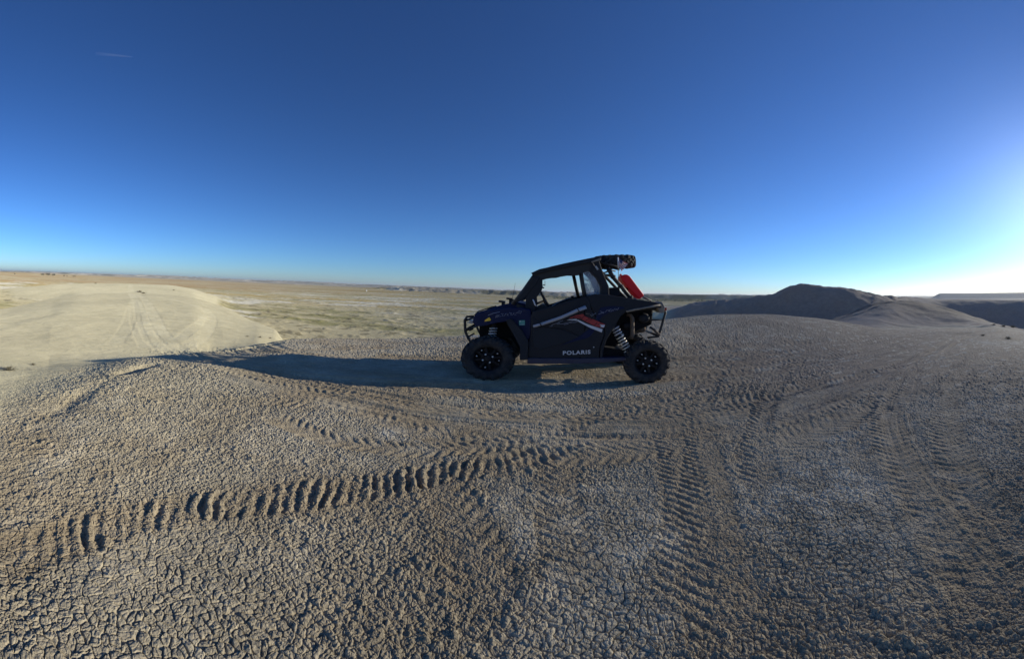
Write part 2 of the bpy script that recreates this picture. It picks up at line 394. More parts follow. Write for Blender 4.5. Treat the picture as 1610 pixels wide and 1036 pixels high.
def build_terrain():
    s = 1024 / 1610.
    # rings: about one per pixel row near, widening outward
    near = np.linspace(.3, 1.25, 60)[:-1]
    tt = np.arange(EYE / 1.25 * FV * s, EYE / 13.0 * FV * s, -0.68)
    mid = EYE * FV * s / tt
    mid2 = np.geomspace(mid[-1] * 1.008, 150, 300)
    far = np.geomspace(150 * 1.018, 14000, 230)
    rr = np.unique(np.concatenate([near, mid, mid2, far, np.arange(470, 560, 2.0)]))
    azf = np.arange(-1.46, 1.46, 0.78 / (FH * s))
    azb = np.linspace(azf[-1] + .02, 2 * math.pi + azf[0] - .02, 150)
    nf = len(azf)
    Zf, Sf = base_profile(azf, rr)
    Zb, Sb = base_profile(np.array([azf[-1], azf[0]]), rr)
    wgt = sstep(0, 1, (azb - azf[-1]) / (azb[-1] - azf[-1]))
    Zbk = Zb[:, :1] * (1 - wgt) + Zb[:, 1:] * wgt
    Sbk = Sb[:, :1] * (1 - wgt) + Sb[:, 1:] * wgt
    az = np.concatenate([azf, azb]); Z = np.hstack([Zf, Zbk]); S = np.hstack([Sf, Sbk])
    nr, nc = Z.shape
    RR = rr[:, None] * np.ones((1, nc)); AZ = az[None, :] * np.ones((nr, 1))
    X = RR * np.sin(AZ); Y = RR * np.cos(AZ)
    X = X.ravel(); Y = Y.ravel(); Z = Z.ravel(); S = S.ravel(); RR = RR.ravel(); AZ = AZ.ravel()
    AZs = np.where(AZ > math.pi, AZ - 2 * math.pi, AZ)
    right = sstep(.28, .62, AZs)
    left = 1 - sstep(-.78, -.50, AZs)
    N = len(X)
    print('terrain verts', N, nr, nc)
    C = np.zeros((N, 3))

    # ---- middle and far relief
    farm = RR > 9
    i = np.nonzero(farm)[0]
    x = X[i]; y = Y[i]; r = RR[i]; az_ = AZs[i]; z0 = Z[i]; s_ = S[i]
    plain = (1 - sstep(-3.5, -2.9, z0)) * sstep(4.3, 5.2, s_) * (r < 1500)
    hill = sstep(.38, .44, az_) * (r > 26) * (r < 130)
    low = fbm(x / 9, y / 9, 4, 3) * .13 + fbm(x / 2.2, y / 2.2, 3, 4) * .035
    z1 = low * sstep(9, 16, r) * (1 - sstep(300, 900, r))
    rid = 1 - np.abs(fbm(x / 5.5, y / 5.5, 4, 8))
    z1 += hill * (rid - .8) * (1.3 - 1.0 * sstep(.95, 1.05, az_)) * sstep(26, 50, r) * (az_ < 1.6)
    z1 += hill * fbm(x / 1.6, y / 1.6, 3, 12) * .12
    # scrub hummocks on the plain
    z1 += plain * np.clip(fbm(x / 1.3, y / 1.3, 3, 14), 0, 1) * .25
    # badlands on the horizon
    bl = sstep(900, 1600, r) * (1 - sstep(5000, 6500, r))
    rg = 1 - np.abs(fbm(x / 260, y / 160, 5, 21))
    z1 += bl * ((rg - .82) * 26 * (.45 + .55 * sstep(-1.0, -.3, az_) * (1 - .7 * sstep(.2, .4, az_))))
    Z[i] += z1
    ms = np.interp(az_, [-.42, -.28, .60, .66], [0, 1, 1, 0]) * sstep(478, 498, r) * (1 - sstep(700, 1100, r))
    gul = 1 - np.abs(fbm(x / 16, y / 16, 4, 25))
    Z[i] += ms * ((gul - .85) * 4.2 + fbm(x / 60, y / 60, 2, 26) * 1.2)
    # carve terraces into the distant mesas
    b = (bl > .3)
    zz = Z[i][b]
    st = 7.0
    q = zz / st + .3 * fbm(x[b] / 500, y[b] / 500, 2, 33)
    fq = q - np.floor(q)
    Z[i[b]] = zz + (sstep(.35, .65, fq) - fq) * st * .7 * bl[b]

    # ---- near relief: cracked and puffed clay, tracks
    nm = (RR < 26) | ((RR < 95) & (AZs < -.5))
    i = np.nonzero(nm)[0]
    x = X[i]; y = Y[i]; r = RR[i]; az_ = AZs[i]
    tdz, tsm, tbr, tpl = track_fields(x, y, len(i))
    fade = 1 - sstep(16, 26, r)
    und = fbm(x / 1.6, y / 1.6, 3, 41) * .016 + fbm(x / .33, y / .33, 2, 42) * .0035
    r0 = np.interp(az_, [-1.5, -1.27, -1.07, -.90, -.75, -.56, -.40], [3.8, 4.0, 5.6, 7.2, 8.8, 10.8, 30])
    smoothdune = sstep(.70, 1.38, r / r0 + .10 * fbm(x * 1.3, y * 1.3, 3, 44)) * (az_ < -.40)
    wx = x + .024 * fbm(x * 11, y * 11, 3, 51, .6); wy = y + .024 * fbm(x * 11 + 9, y * 11, 3, 52, .6)
    cell = .037
    f1, f2, cid, gx, gy = voronoi(wx / cell, wy / cell, 3)
    # plates of two sizes, in drifting patches
    cl2 = .058
    h1, h2, hid, hx, hy = voronoi(wx / cl2 + 31, wy / cl2 + 17, 23)
    sel = fbm(x / .45, y / .45, 3, 63) > .06
    f1 = np.where(sel, h1, f1); f2 = np.where(sel, h2, f2); cid = np.where(sel, hid, cid); gx = np.where(sel, hx, gx); gy = np.where(sel, hy, gy)
    cell = np.where(sel, cl2, .033)
    e = (f2 - f1) * cell
    dist = np.clip(.5 + 1.3 * fbm(x / .55 + 5, y / .55, 3, 61) , 0, 1)      # broken-up places
    # broken, churned places seen in the photograph
    for cx_, cy_, rad, am in [(690, 900, .28, .8), (1110, 920, .30, .95), (1105, 800, .30, .9), (1120, 1020, .25, .95), (1590, 800, .9, .9), (1110, 720, .35, .7), (770, 850, .22, .7), (700, 1000, .25, .8), (620, 980, .25, .7), (1560, 900, .7, .9), (1330, 960, .4, .3)]:
        p = on_plane(cx_, cy_)
        dist = np.maximum(dist, am * np.exp(-((x - p[0]) ** 2 + (y - p[1]) ** 2) / rad ** 2))
    for cx_, cy_, rad, am in [(1300, 770, .75, .9), (1330, 850, .45, .8), (930, 960, .28, .95), (990, 860, .28, .95), (880, 830, .35, .9), (980, 760, .35, .8), (300, 900, .6, .8), (120, 960, .5, .8), (560, 860, .3, .6), (1480, 700, .6, .6), (470, 700, .5, .6)]:
        p = on_plane(cx_, cy_)
        dist = dist * (1 - am * np.exp(-((x - p[0]) ** 2 + (y - p[1]) ** 2) / rad ** 2))
    crk = 1 - dist * .75
    keep = 1 - tsm
    big = 1 - sstep(.0008, .0060 + .005 * dist, e + .003 * fbm(x * 60, y * 60, 2, 53))
    lvl = (cid - .5) * .004 + (gx * (cid * 2 - 1) + gy * (((cid * 7.3) % 1) * 2 - 1)) * cell * .055
    dome = -(f1 ** 2) * .0008
    g1, g2, gid, _, _ = voronoi(wx / .019 + 4, wy / .019, 13)
    grain = -(g1 ** 2) * .002 - (1 - sstep(0, .20, g2 - g1)) * .0035 + (gid - .5) * .0035
    pop = fbm(x / .022, y / .022, 3, 71, .75) * .0055 + np.abs(fbm(x / .11, y / .11, 3, 72)) * .005
    clod = np.clip(fbm(x / .05, y / .05, 2, 75) - .12, 0, 1) * .020 * dist
    det = (-.0105 * big * crk + lvl * crk + dome) * keep + grain * (.7 + .6 * dist) * (.35 + .65 * keep) + pop * (.6 + .8 * dist) * (.4 + .6 * keep) + clod * keep
    # at a distance the lumps are what still shows
    lump = np.clip(fbm(x / .055, y / .055, 2, 81, .8), -.4, 1) * .015 * sstep(2.5, 6, r) * (1 - .7 * tsm)
    lump += fbm(x / .5, y / .5, 2, 82) * .007 * sstep(5, 9, r) * (1 - .6 * tsm)
    Z[i] += (und + (det + lump) * (1 - .88 * smoothdune) * (1 - .62 * tsm) * (1 - .40 * sstep(5.5, 10, r))) * fade + tdz
    # colour of the near clay
    n1 = fbm(x / .8, y / .8, 4, 101); n2 = fbm(x / .12, y / .12, 3, 102); n3 = fbm(x / 3.5, y / 3.5, 3, 103)
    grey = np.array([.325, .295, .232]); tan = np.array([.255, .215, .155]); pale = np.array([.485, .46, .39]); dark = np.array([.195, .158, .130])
    rgt = sstep(.0, 1.0, az_)
    wt = np.clip(dist * .95 + tbr * .9 + .3 * n1 - .12, 0, 1)[:, None]
    c = grey * (1 - wt) + tan * wt
    pw = np.clip((n1 + .5 * n3 + .35 * n2 - .28) * 2.2, 0, 1) * crk * keep
    for cx_, cy_, rad, am in [(1300, 780, .62, .95), (1340, 700, .5, .8), (1330, 660, .7, .4), (1480, 640, 1.2, .5), (930, 930, .32, .8), (990, 850, .3, .8), (880, 810, .4, .75), (860, 650, .9, .4), (470, 690, .6, .45), (1250, 650, .7, .4)]:
        p = on_plane(cx_, cy_)
        pw = np.maximum(pw, am * np.exp(-((x - p[0]) ** 2 + (y - p[1]) ** 2) / rad ** 2) * np.clip(.8 + 1.2 * n2 + .8 * n1, 0, 1.4) * keep)
    pw = np.clip(pw, 0, 1)[:, None]
    c = c * (1 - .75 * pw) + pale * .75 * pw
    pwk = pw[:, 0]
    dk = ((1 - .6 * pwk) * rgt * sstep(1.6, 7, r) * .9)[:, None]  # greyer clay to the right, with back-lit darkening put into the colour
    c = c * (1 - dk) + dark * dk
    # pale specks on the right
    sp = (sstep(.30, .5, fbm(x / .28, y / .09, 3, 105)) * rgt * sstep(3, 8, r) * .6)[:, None]
    c = c * (1 - sp) + pale * sp
    lf = ((1 - sstep(-.95, -.35, az_)) * sstep(2.0, 5.0, r) * .7)[:, None]
    c = c * (1 - lf) + np.array([.355, .328, .248]) * lf
    c *= (1 + .10 * n2 + .06 * (cid - .5) * 2 * (r < 6))[:, None]
    sd = smoothdune[:, None]
    c = c * (1 - sd) + np.array([.405, .385, .278]) * sd
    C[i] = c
    near_c = C.copy()
    pale_f = np.zeros(N); pale_f[i] = tpl

    # ---- colours further out
    i = np.nonzero(RR > 9)[0]
    x = X[i]; y = Y[i]; r = RR[i]; az_ = AZs[i]; z0 = Z[i]; s_ = S[i]
    dune = np.array([.41, .39, .285]); dune2 = np.array([.365, .345, .25])
    nn = fbm(x / 7, y / 7, 4, 201)
    cd_ = dune + (dune2 - dune) * np.clip(.5 + nn, 0, 1)[:, None]
    olive = np.array([.195, .19, .09]); straw = np.array([.32, .255, .115]); clay = np.array([.345, .318, .215]); rust = np.array([.265, .195, .11]); whit = np.array([.46, .455, .40])
    a1 = fbm(x / 26, y / 11, 5, 211, .6); a2 = fbm(x / 60 + 4, y / 22, 5, 212, .6); a3 = fbm(x / 5, y / 2.4, 4, 213, .65)
    cp = np.ones((len(i), 3)) * clay
    def over(c, col, f):
        f = np.clip(f, 0, 1)[:, None]
        return c * (1 - f) + np.asarray(col) * f
    cp = over(cp, straw, (a2 + .35 * a3 + .12) * 2.6 * (.35 + .65 * sstep(40, 160, r)))
    cp = over(cp, olive, (a1 + .45 * a3 - .12) * 2.5 * (1 - .4 * sstep(200, 500, r)))
    cp = over(cp, whit, (fbm(x / 18 + 9, y / 7, 4, 215) + .4 * a3 - .16) * 3.4 * (1 - sstep(150, 400, r)))
    cp = over(cp, rust, sstep(120, 260, r) * (.65 + .8 * a2) * (1 - sstep(-.75, -.1, az_)))
    cp = over(cp, straw * .8, sstep(150, 320, r) * (.5 + a2) * sstep(-.7, -.3, az_))
    dotm = sstep(.28, .45, fbm(x / 1.1, y / 1.1, 3, 217)) * (1 - sstep(60, 220, r)) * .7
    cp = over(cp, [.12, .11, .07], dotm)
    far_c = np.array([.26, .24, .20])
    fc = over(np.ones((len(i), 3)) * far_c, [.12, .12, .085], (fbm(x / 90, y / 60, 4, 221) + .1) * 2.5)
    fc = over(fc, [.42, .40, .34], (fbm(x / 50, y / 40, 4, 222) - .16) * 3.5)
    rs = np.interp(az_, [-.50, -.30, .60, .66], [800, 480, 480, 800])
    k = sstep(rs, rs * 1.04 + (rs - 480) * 1.5, r)[:, None]
    cp = cp * (1 - k) + fc * k
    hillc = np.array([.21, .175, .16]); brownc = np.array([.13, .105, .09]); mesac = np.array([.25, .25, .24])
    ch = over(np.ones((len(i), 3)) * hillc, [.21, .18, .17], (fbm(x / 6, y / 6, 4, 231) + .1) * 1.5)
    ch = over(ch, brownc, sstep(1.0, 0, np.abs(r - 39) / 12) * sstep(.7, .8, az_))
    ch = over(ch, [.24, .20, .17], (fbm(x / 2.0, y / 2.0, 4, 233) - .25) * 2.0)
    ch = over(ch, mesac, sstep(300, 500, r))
    zb = z0
    plainm = (1 - sstep(-3.35, -2.75, zb)) * sstep(4.2, 5.0, s_)
    cc = cd_ * (1 - plainm[:, None]) + cp * plainm[:, None]
    fr = sstep(260, 420, r)[:, None]
    cc = cc * (1 - fr) + cp * fr
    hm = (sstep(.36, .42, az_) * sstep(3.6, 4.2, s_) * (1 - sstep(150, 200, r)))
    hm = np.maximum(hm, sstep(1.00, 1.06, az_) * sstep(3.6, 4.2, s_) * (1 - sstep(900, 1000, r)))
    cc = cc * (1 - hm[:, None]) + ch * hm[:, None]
    # blend from near clay to what lies beyond its crest
    isl = 1 - sstep(-.62, -.50, az_)
    t = (sstep(2.7, 3.5, s_) * isl + sstep(3.6, 4.3, s_) * (1 - isl)) * sstep(5, 8, r)
    t = np.where(r > 26, 1, t)
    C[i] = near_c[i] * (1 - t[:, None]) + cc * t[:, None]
    pf = pale_f[:, None] * .5
    C = C * (1 - pf) + np.array([.47, .455, .35]) * pf

    # ---- faces, split by kind of land
    ii = np.arange(nr - 1)[:, None]; jj = np.arange(nc)[None, :]
    jn = (jj + 1) % nc
    F = np.stack([ii * nc + jj, ii * nc + jn, (ii + 1) * nc + jn, (ii + 1) * nc + jj], -1).reshape(-1, 4)
    F = F[:, ::-1]
    fS = S[F].mean(1); fA = AZs[F[:, 0]]; fR = RR[F].mean(1); fZ = Z[F].mean(1)
    cls = np.zeros(len(F), int)                                   # ground
    beyond = fS > 4.0
    cls[beyond] = 2                                               # plain
    cls[(fS > 4.0) & (fS < 8) & (fA < -.50) & (fZ > -3.0)] = 1    # dune
    cls[(fS > 4.6) & (fS < 6.0) & (fA > .74)] = 3                 # brown hill
    cls[(fS >= 6.0) & (fS < 8) & (fA > .36)] = 4                  # dark hill
    cls[(fS >= 8) & (fR < 1000) & (fA > 1.0)] = 5                 # mesa
    cls[(fR >= 900) & (cls == 2)] = 6                             # distant badlands
    cls[(fR >= 1000)] = 6
    names = ['ground', 'dune', 'plain', 'small_hill', 'hill', 'mesa', 'distant_hills']
    co = np.stack([X, Y, Z], 1)
    mat = ground_material()
    for k, nm_ in enumerate(names):
        f = F[cls == k]
        if not len(f): continue
        used, inv = np.unique(f, return_inverse=True)
        f = inv.reshape(-1, 4).astype(np.int32)
        me = bpy.data.meshes.new(nm_)
        me.vertices.add(len(used)); me.vertices.foreach_set('co', co[used].astype(np.float32).ravel())
        me.loops.add(f.size); me.loops.foreach_set('vertex_index', f.ravel())
        me.polygons.add(len(f))
        me.polygons.foreach_set('loop_start', np.arange(0, f.size, 4, dtype=np.int32))
        me.polygons.foreach_set('use_smooth', np.full(len(f), nm_ != 'ground'))
        me.update(calc_edges=True)
        at = me.color_attributes.new('land', 'FLOAT_COLOR', 'POINT')
        cc4 = np.ones((len(used), 4), np.float32); cc4[:, :3] = np.clip(C[used] * np.array([1.25, 1.21, 1.10]), .01, .8)
        at.data.foreach_set('color', cc4.ravel())
        me.materials.append(mat)
        o = bpy.data.objects.new(nm_, me)
        COL.objects.link(o)
        tag(o, kind='structure')
    return rr, azf, Z.reshape(nr, nc)[:, :nf]


def ground_material():
    m = bpy.data.materials.new('clay_land')
    m.use_nodes = True
    t = m.node_tree; b = t.nodes['Principled BSDF']
    b.inputs['Roughness'].default_value = 0.95
    b.inputs['Specular IOR Level'].default_value = 0.15
    b.inputs['Diffuse Roughness'].default_value = 0.8
    at = t.nodes.new('ShaderNodeAttribute'); at.attribute_name = 'land'
    tc = t.nodes.new('ShaderNodeTexCoord')
    def noise(scale, det=6, rough=.6):
        n = t.nodes.new('ShaderNodeTexNoise')
        n.inputs['Scale'].default_value = scale; n.inputs['Detail'].default_value = det; n.inputs['Roughness'].default_value = rough
        t.links.new(tc.outputs['Object'], n.inputs['Vector'])
        return n
    n1 = noise(38, 8, .7); n2 = noise(1.7, 8, .65); n3 = noise(.35, 6, .6)
    def mr(n, a, b_, f0=.3, f1=.7):
        q = t.nodes.new('ShaderNodeMapRange')
        q.inputs['From Min'].default_value = f0; q.inputs['From Max'].default_value = f1
        q.inputs['To Min'].default_value = a; q.inputs['To Max'].default_value = b_
        t.links.new(n.outputs[0], q.inputs['Value'])
        return q
    def mul(a, b_):
        q = t.nodes.new('ShaderNodeMath'); q.operation = 'MULTIPLY'
        t.links.new(a.outputs[0], q.inputs[0]); t.links.new(b_.outputs[0], q.inputs[1])
        return q
    f = mul(mul(mr(n1, .80, 1.18), mr(n2, .88, 1.12)), mr(n3, .92, 1.08))
    vm = t.nodes.new('ShaderNodeVectorMath'); vm.operation = 'SCALE'
    t.links.new(at.outputs['Color'], vm.inputs[0]); t.links.new(f.outputs[0], vm.inputs['Scale'])
    t.links.new(vm.outputs[0], b.inputs['Base Color'])
    vo = t.nodes.new('ShaderNodeTexVoronoi'); vo.inputs['Scale'].default_value = 70
    t.links.new(tc.outputs['Object'], vo.inputs['Vector'])
    b1 = t.nodes.new('ShaderNodeBump'); b1.inputs['Strength'].default_value = .7; b1.inputs['Distance'].default_value = .006
    t.links.new(vo.outputs['Distance'], b1.inputs['Height'])
    b1.invert = True
    b2 = t.nodes.new('ShaderNodeBump'); b2.inputs['Strength'].default_value = .8; b2.inputs['Distance'].default_value = .012
    t.links.new(n1.outputs[0], b2.inputs['Height']); t.links.new(b1.outputs[0], b2.inputs['Normal'])
    b3 = t.nodes.new('ShaderNodeBump'); b3.inputs['Strength'].default_value = .6; b3.inputs['Distance'].default_value = .12
    t.links.new(n2.outputs[0], b3.inputs['Height']); t.links.new(b2.outputs[0], b3.inputs['Normal'])
    t.links.new(b3.outputs[0], b.inputs['Normal'])
    return m


T_R, T_A, T_Z = build_terrain()


def ground_z(x, y):
    r = math.hypot(x, y); a = math.atan2(x, y)
    i = min(max(np.searchsorted(T_R, r) - 1, 0), len(T_R) - 2); j = min(max(np.searchsorted(T_A, a) - 1, 0), len(T_A) - 2)
    return float(T_Z[i:i + 2, j:j + 2].mean())


def ground_hit(px, py):
    """first place where the land lies under the sight line through a photo point"""
    d = ray(px, py); q = math.hypot(d[0], d[1]); d = d / q
    for r in T_R:
        x, y, z = d[0] * r, d[1] * r, EYE + d[2] * r
        if r > 1 and ground_z(x, y) >= z:
            return np.array([x, y, ground_z(x, y)])
    return None


# ------------------------------------------------------------------ mesh builder
class MB:
    def __init__(self):
        self.v = []; self.f = []; self.sm = []

    def add(self, vs, fs, smooth=False):
        n = len(self.v)
        self.v += [tuple(p) for p in vs]
        self.f += [tuple(i + n for i in f) for f in fs]
        self.sm += [smooth] * len(fs)
        return self

    def box(self, c, s, rot=None):
        c = Vector(c); rot = rot or Matrix.Identity(3)
        vs = [c + rot @ Vector((x * s[0] / 2, y * s[1] / 2, z * s[2] / 2)) for x in (-1, 1) for y in (-1, 1) for z in (-1, 1)]
        return self.add(vs, [(0, 1, 3, 2), (4, 6, 7, 5), (0, 4, 5, 1), (2, 3, 7, 6), (0, 2, 6, 4), (1, 5, 7, 3)])

    def tube(self, pts, r, n=10, closed=False, r2=None):
        pts = [Vector(p) for p in pts]
        m = len(pts); vs = []; fs = []
        up = None
        for i, p in enumerate(pts):
            if closed: t = pts[(i + 1) % m] - pts[i - 1]
            else: t = pts[min(i + 1, m - 1)] - pts[max(i - 1, 0)]
            t.normalize()
            if up is None:
                up = Vector((0, 0, 1)) if abs(t.z) < .9 else Vector((0, 1, 0))
            a = (up - t * up.dot(t)).normalized(); up = a
            b = t.cross(a)
            rr = r if r2 is None else r + (r2 - r) * i / (m - 1)
            for k in range(n):
                q = 2 * math.pi * k / n
                vs.append(p + a * math.cos(q) * rr + b * math.sin(q) * rr)
        for i in range(m if closed else m - 1):
            j = (i + 1) % m
            for k in range(n):
                l = (k + 1) % n
                fs.append((i * n + k, i * n + l, j * n + l, j * n + k))
        self.add(vs, fs, True)
        if not closed:
            base = len(self.v) - len(vs)
            self.f += [tuple(base + k for k in range(n))[::-1], tuple(base + (m - 1) * n + k for k in range(n))]
            self.sm += [False, False]
        return self

    def prism(self, xz, y0, y1):
        n = len(xz)
        vs = [(x, y0, z) for x, z in xz] + [(x, y1, z) for x, z in xz]
        area = sum(xz[i][0] * xz[(i + 1) % n][1] - xz[(i + 1) % n][0] * xz[i][1] for i in range(n))
        fs = [tuple(range(n)), tuple(range(n, 2 * n))[::-1]] + [(i, i + n, (i + 1) % n + n, (i + 1) % n) for i in range(n)]
        if area < 0: fs = [f[::-1] for f in fs]
        if y1 < y0: fs = [f[::-1] for f in fs]
        return self.add(vs, fs)

    def lathe(self, prof, c=(0, 0, 0), n=48, sx=1.0, axis='Y'):
        """profile of (along axis, radius)"""
        vs = []; fs = []; m = len(prof)
        for k in range(n):
            q = 2 * math.pi * k / n
            for a, r in prof:
                vs.append((c[0] + r * math.cos(q) * sx, c[1] + a, c[2] + r * math.sin(q)))
        for k in range(n):
            l = (k + 1) % n
            for i in range(m - 1):
                fs.append((k * m + i, k * m + i + 1, l * m + i + 1, l * m + i))
        return self.add(vs, fs, True)

    def build(self, name, mat, parent=None, bevel=0.0, seg=2, loc=None):
        me = bpy.data.meshes.new(name)
        me.from_pydata(self.v, [], self.f)
        me.polygons.foreach_set('use_smooth', self.sm)
        if mat: me.materials.append(mat)
        bm = bmesh.new(); bm.from_mesh(me)
        bmesh.ops.recalc_face_normals(bm, faces=bm.faces)
        bm.to_mesh(me); bm.free()
        me.update()
        o = bpy.data.objects.new(name, me)
        COL.objects.link(o)
        if parent: o.parent = parent
        if loc is not None: o.location = loc
        if bevel:
            b = o.modifiers.new('bevel', 'BEVEL'); b.width = bevel; b.segments = seg; b.limit_method = 'ANGLE'; b.angle_limit = R(40)
        return o


# ------------------------------------------------------------------ materials of the buggy
M_NAVY = dusty('navy_paint', (.001, .006, .042), .40, 0, dust=(.08, .09, .12), amount=.04, scale=6, spec=.22)
M_BLACK = dusty('black_plastic', (.004, .006, .012), .5, 0, dust=(.14, .13, .12), amount=.09, scale=7, spec=.35, bump=.1)
M_CHAR = dusty('charcoal_plastic', (.012, .015, .022), .65, 0, dust=(.20, .18, .15), amount=.08, scale=5, spec=.3, bump=.15)
M_TUBE = dusty('black_tube', (.009, .009, .011), .38, 0, dust=(.2, .17, .14), amount=.10, scale=14)
M_DARK = principled('dark_inside', (.006, .006, .007), .8, 0, .2)
M_TYRE = dusty('tyre_rubber', (.006, .008, .013), .85, 0, dust=(.20, .17, .13), amount=.34, scale=11, bump=.2)
M_RIM = dusty('rim_metal', (.004, .004, .006), .5, 0, dust=(.1, .1, .1), amount=.04, scale=12, spec=.3)
M_BOLT = principled('bolt_metal', (.75, .75, .75), .35, .2)
M_SILVER = dusty('silver_tube', (.34, .35, .40), .38, .25, dust=(.3, .27, .24), amount=.3, scale=8)
M_SPRING = principled('spring_grey', (.55, .56, .60), .4, .1)
M_STEEL = principled('spring_steel', (.72, .68, .60), .35, .35)
M_RED = dusty('red_decal', (.34, .018, .018), .4, 0, dust=(.2, .12, .1), amount=.2, scale=14)
M_WHITE = dusty('white_decal', (.60, .60, .63), .4, 0, dust=(.35, .33, .3), amount=.35, scale=18)
M_LINE = principled('grey_outline', (.30, .32, .40), .4)
M_YEL = principled('amber_lens', (.85, .50, .03), .3)
M_TEAL = principled('teal_sticker', (.05, .30, .24), .5)
M_DUSTP = dusty('dusty_plastic', (.16, .145, .125), .6, 0, dust=(.38, .33, .27), amount=.6, scale=16)
M_SEAT = dusty('seat_vinyl', (.012, .012, .014), .6, 0, amount=.1)
M_LENS = principled('lamp_lens', (.25, .27, .3), .15)
M_FUEL = principled('red_can_plastic', (.62, .012, .022), .42, 0, .4)
_t = M_FUEL.node_tree
_tr = _t.nodes.new('ShaderNodeBsdfTranslucent'); _tr.inputs['Color'].default_value = (.8, .02, .035, 1)
_mx = _t.nodes.new('ShaderNodeMixShader'); _mx.inputs[0].default_value = .22
_t.links.new(_t.nodes['Principled BSDF'].outputs[0], _mx.inputs[1]); _t.links.new(_tr.outputs[0], _mx.inputs[2])
_t.links.new(_mx.outputs[0], _t.nodes['Material Output'].inputs['Surface'])
M_BARK = dusty('rusty_metal', (.10, .07, .05), .65, .2, dust=(.3, .24, .18), amount=.5, scale=20)


def vinyl_material():
    m = bpy.data.materials.new('clear_vinyl'); m.use_nodes = True
    t = m.node_tree; b = t.nodes['Principled BSDF']
    b.inputs['Base Color'].default_value = (.30, .34, .40, 1)
    b.inputs['Roughness'].default_value = .18
    tc = t.nodes.new('ShaderNodeTexCoord')
    n = t.nodes.new('ShaderNodeTexNoise'); n.inputs['Scale'].default_value = 5.5; n.inputs['Detail'].default_value = 3; n.inputs['Distortion'].default_value = 1.2
    t.links.new(tc.outputs['Object'], n.inputs['Vector'])
    r = t.nodes.new('ShaderNodeMapRange'); r.inputs['From Min'].default_value = .42; r.inputs['From Max'].default_value = .60
    r.inputs['To Min'].default_value = .32; r.inputs['To Max'].default_value = .75
    t.links.new(n.outputs[0], r.inputs['Value']); t.links.new(r.outputs[0], b.inputs['Alpha'])
    bp = t.nodes.new('ShaderNodeBump'); bp.inputs['Strength'].default_value = .9; bp.inputs['Distance'].default_value = .03
    t.links.new(n.outputs[0], bp.inputs['Height']); t.links.new(bp.outputs[0], b.inputs['Normal'])
    return m


M_VINYL = vinyl_material()

# ------------------------------------------------------------------ buggy frame of reference
YAW = R(-6)
UO = np.array([0.92, 6.12, 0.0])
EX = np.array([math.cos(YAW), math.sin(YAW), 0]); EY = np.array([-math.sin(YAW), math.cos(YAW), 0])
CL = np.array([-UO @ EX, -UO @ EY, EYE])


def U(px, py, y):
    """buggy-frame (x, z) of what the photograph shows at (px,py) on the buggy's plane y"""
    d = ray(px, py)
    dl = np.array([d @ EX, d @ EY, d[2]])
    k = (y - CL[1]) / dl[1]
    return float(CL[0] + dl[0] * k), float(EYE + dl[2] * k)


def UV(px, py, y):
    x, z = U(px, py, y)
    return (x, y, z)


def UP(pts, y):
    return [U(a, b, y) for a, b in pts]


def mir(f, *ys):
    """near side and far side"""
    for s in (1, -1):
        f(s, *[y * s for y in ys])


bug = empty('off_road_buggy', tuple(UO), YAW)
tag(bug, 'dark navy and black two-seat off-road buggy with roll cage parked on the cracked clay', 'off-road buggy')
print('wheel contact heights', U(765, 598, -.81), U(1020, 597, -.81), 'scale', U(765, 530, -.81), U(1020, 528, -.81))

WR, WW = .37, .28


def tyre_mb(R_, W, sx, seed, flip=1):
    """knobbly off-road tyre round the Y axis"""
    b = MB()
    h = W / 2; ri = R_ * .55; rc = R_ - .028
    prof = [(-h * .72, ri), (-h * .92, ri + .02), (-h, ri + (rc - ri) * .45), (-h * .96, ri + (rc - ri) * .75), (-h * .82, rc - .012), (-h * .55, rc), (0, rc + .003),
            (h * .55, rc), (h * .82, rc - .012), (h * .96, ri + (rc - ri) * .75), (h, ri + (rc - ri) * .45), (h * .92, ri + .02), (h * .72, ri)]
    b.lathe(prof, n=60, sx=sx)
    nl = 18
    rnd = random.Random(seed)
    for k in range(nl):
        for side in (-1, 1):
            q = 2 * math.pi * (k + (.5 if side > 0 else 0)) / nl + rnd.uniform(-.01, .01)
            # shoulder knob: runs from the tread over the shoulder on to the side wall
            def P(a, y, r):
                return (r * math.cos(a) * sx, y, r * math.sin(a))
            def knob(pts, half, lift):
                vs = []; fs = []
                for (da, y, r) in pts:
                    for e in (-1, 1):
                        vs.append(P(q + da + e * half / r, y, r)); vs.append(P(q + da + e * half * .8 / r, y + lift[1] * (1 if y > 0 else -1), r + lift[0]))
                m = len(pts)
                for i in range(m - 1):
                    o = i * 4; p = o + 4
                    fs += [(o + 1, o + 3, p + 3, p + 1), (o, o + 1, p + 1, p), (o + 2, p + 2, p + 3, o + 3)]
                fs += [(0, 2, 3, 1), (m * 4 - 4, m * 4 - 3, m * 4 - 1, m * 4 - 2)]
                b.add(vs, fs)
            s = side
            long = (k % 2 == 0)
            d = .10 * flip
            knob([(d * .2, s * h * .30, rc - .004), (d * .6, s * h * .62, rc - .006), (d, s * h * .90, rc - .022), (d * 1.1, s * h * 1.0, rc - (.075 if long else .055))], .021, (.030, .004))
            if True:
                qq = q + math.pi / nl * .9
                c = Vector(P(qq, s * h * .14, rc + .010))
                rot = Matrix.Rotation(-qq + math.pi / 2, 3, 'Y') @ Matrix.Rotation(s * .5 * flip, 3, 'Z')
                b.box(c, (.042, h * .5, .034), rot)
    return b


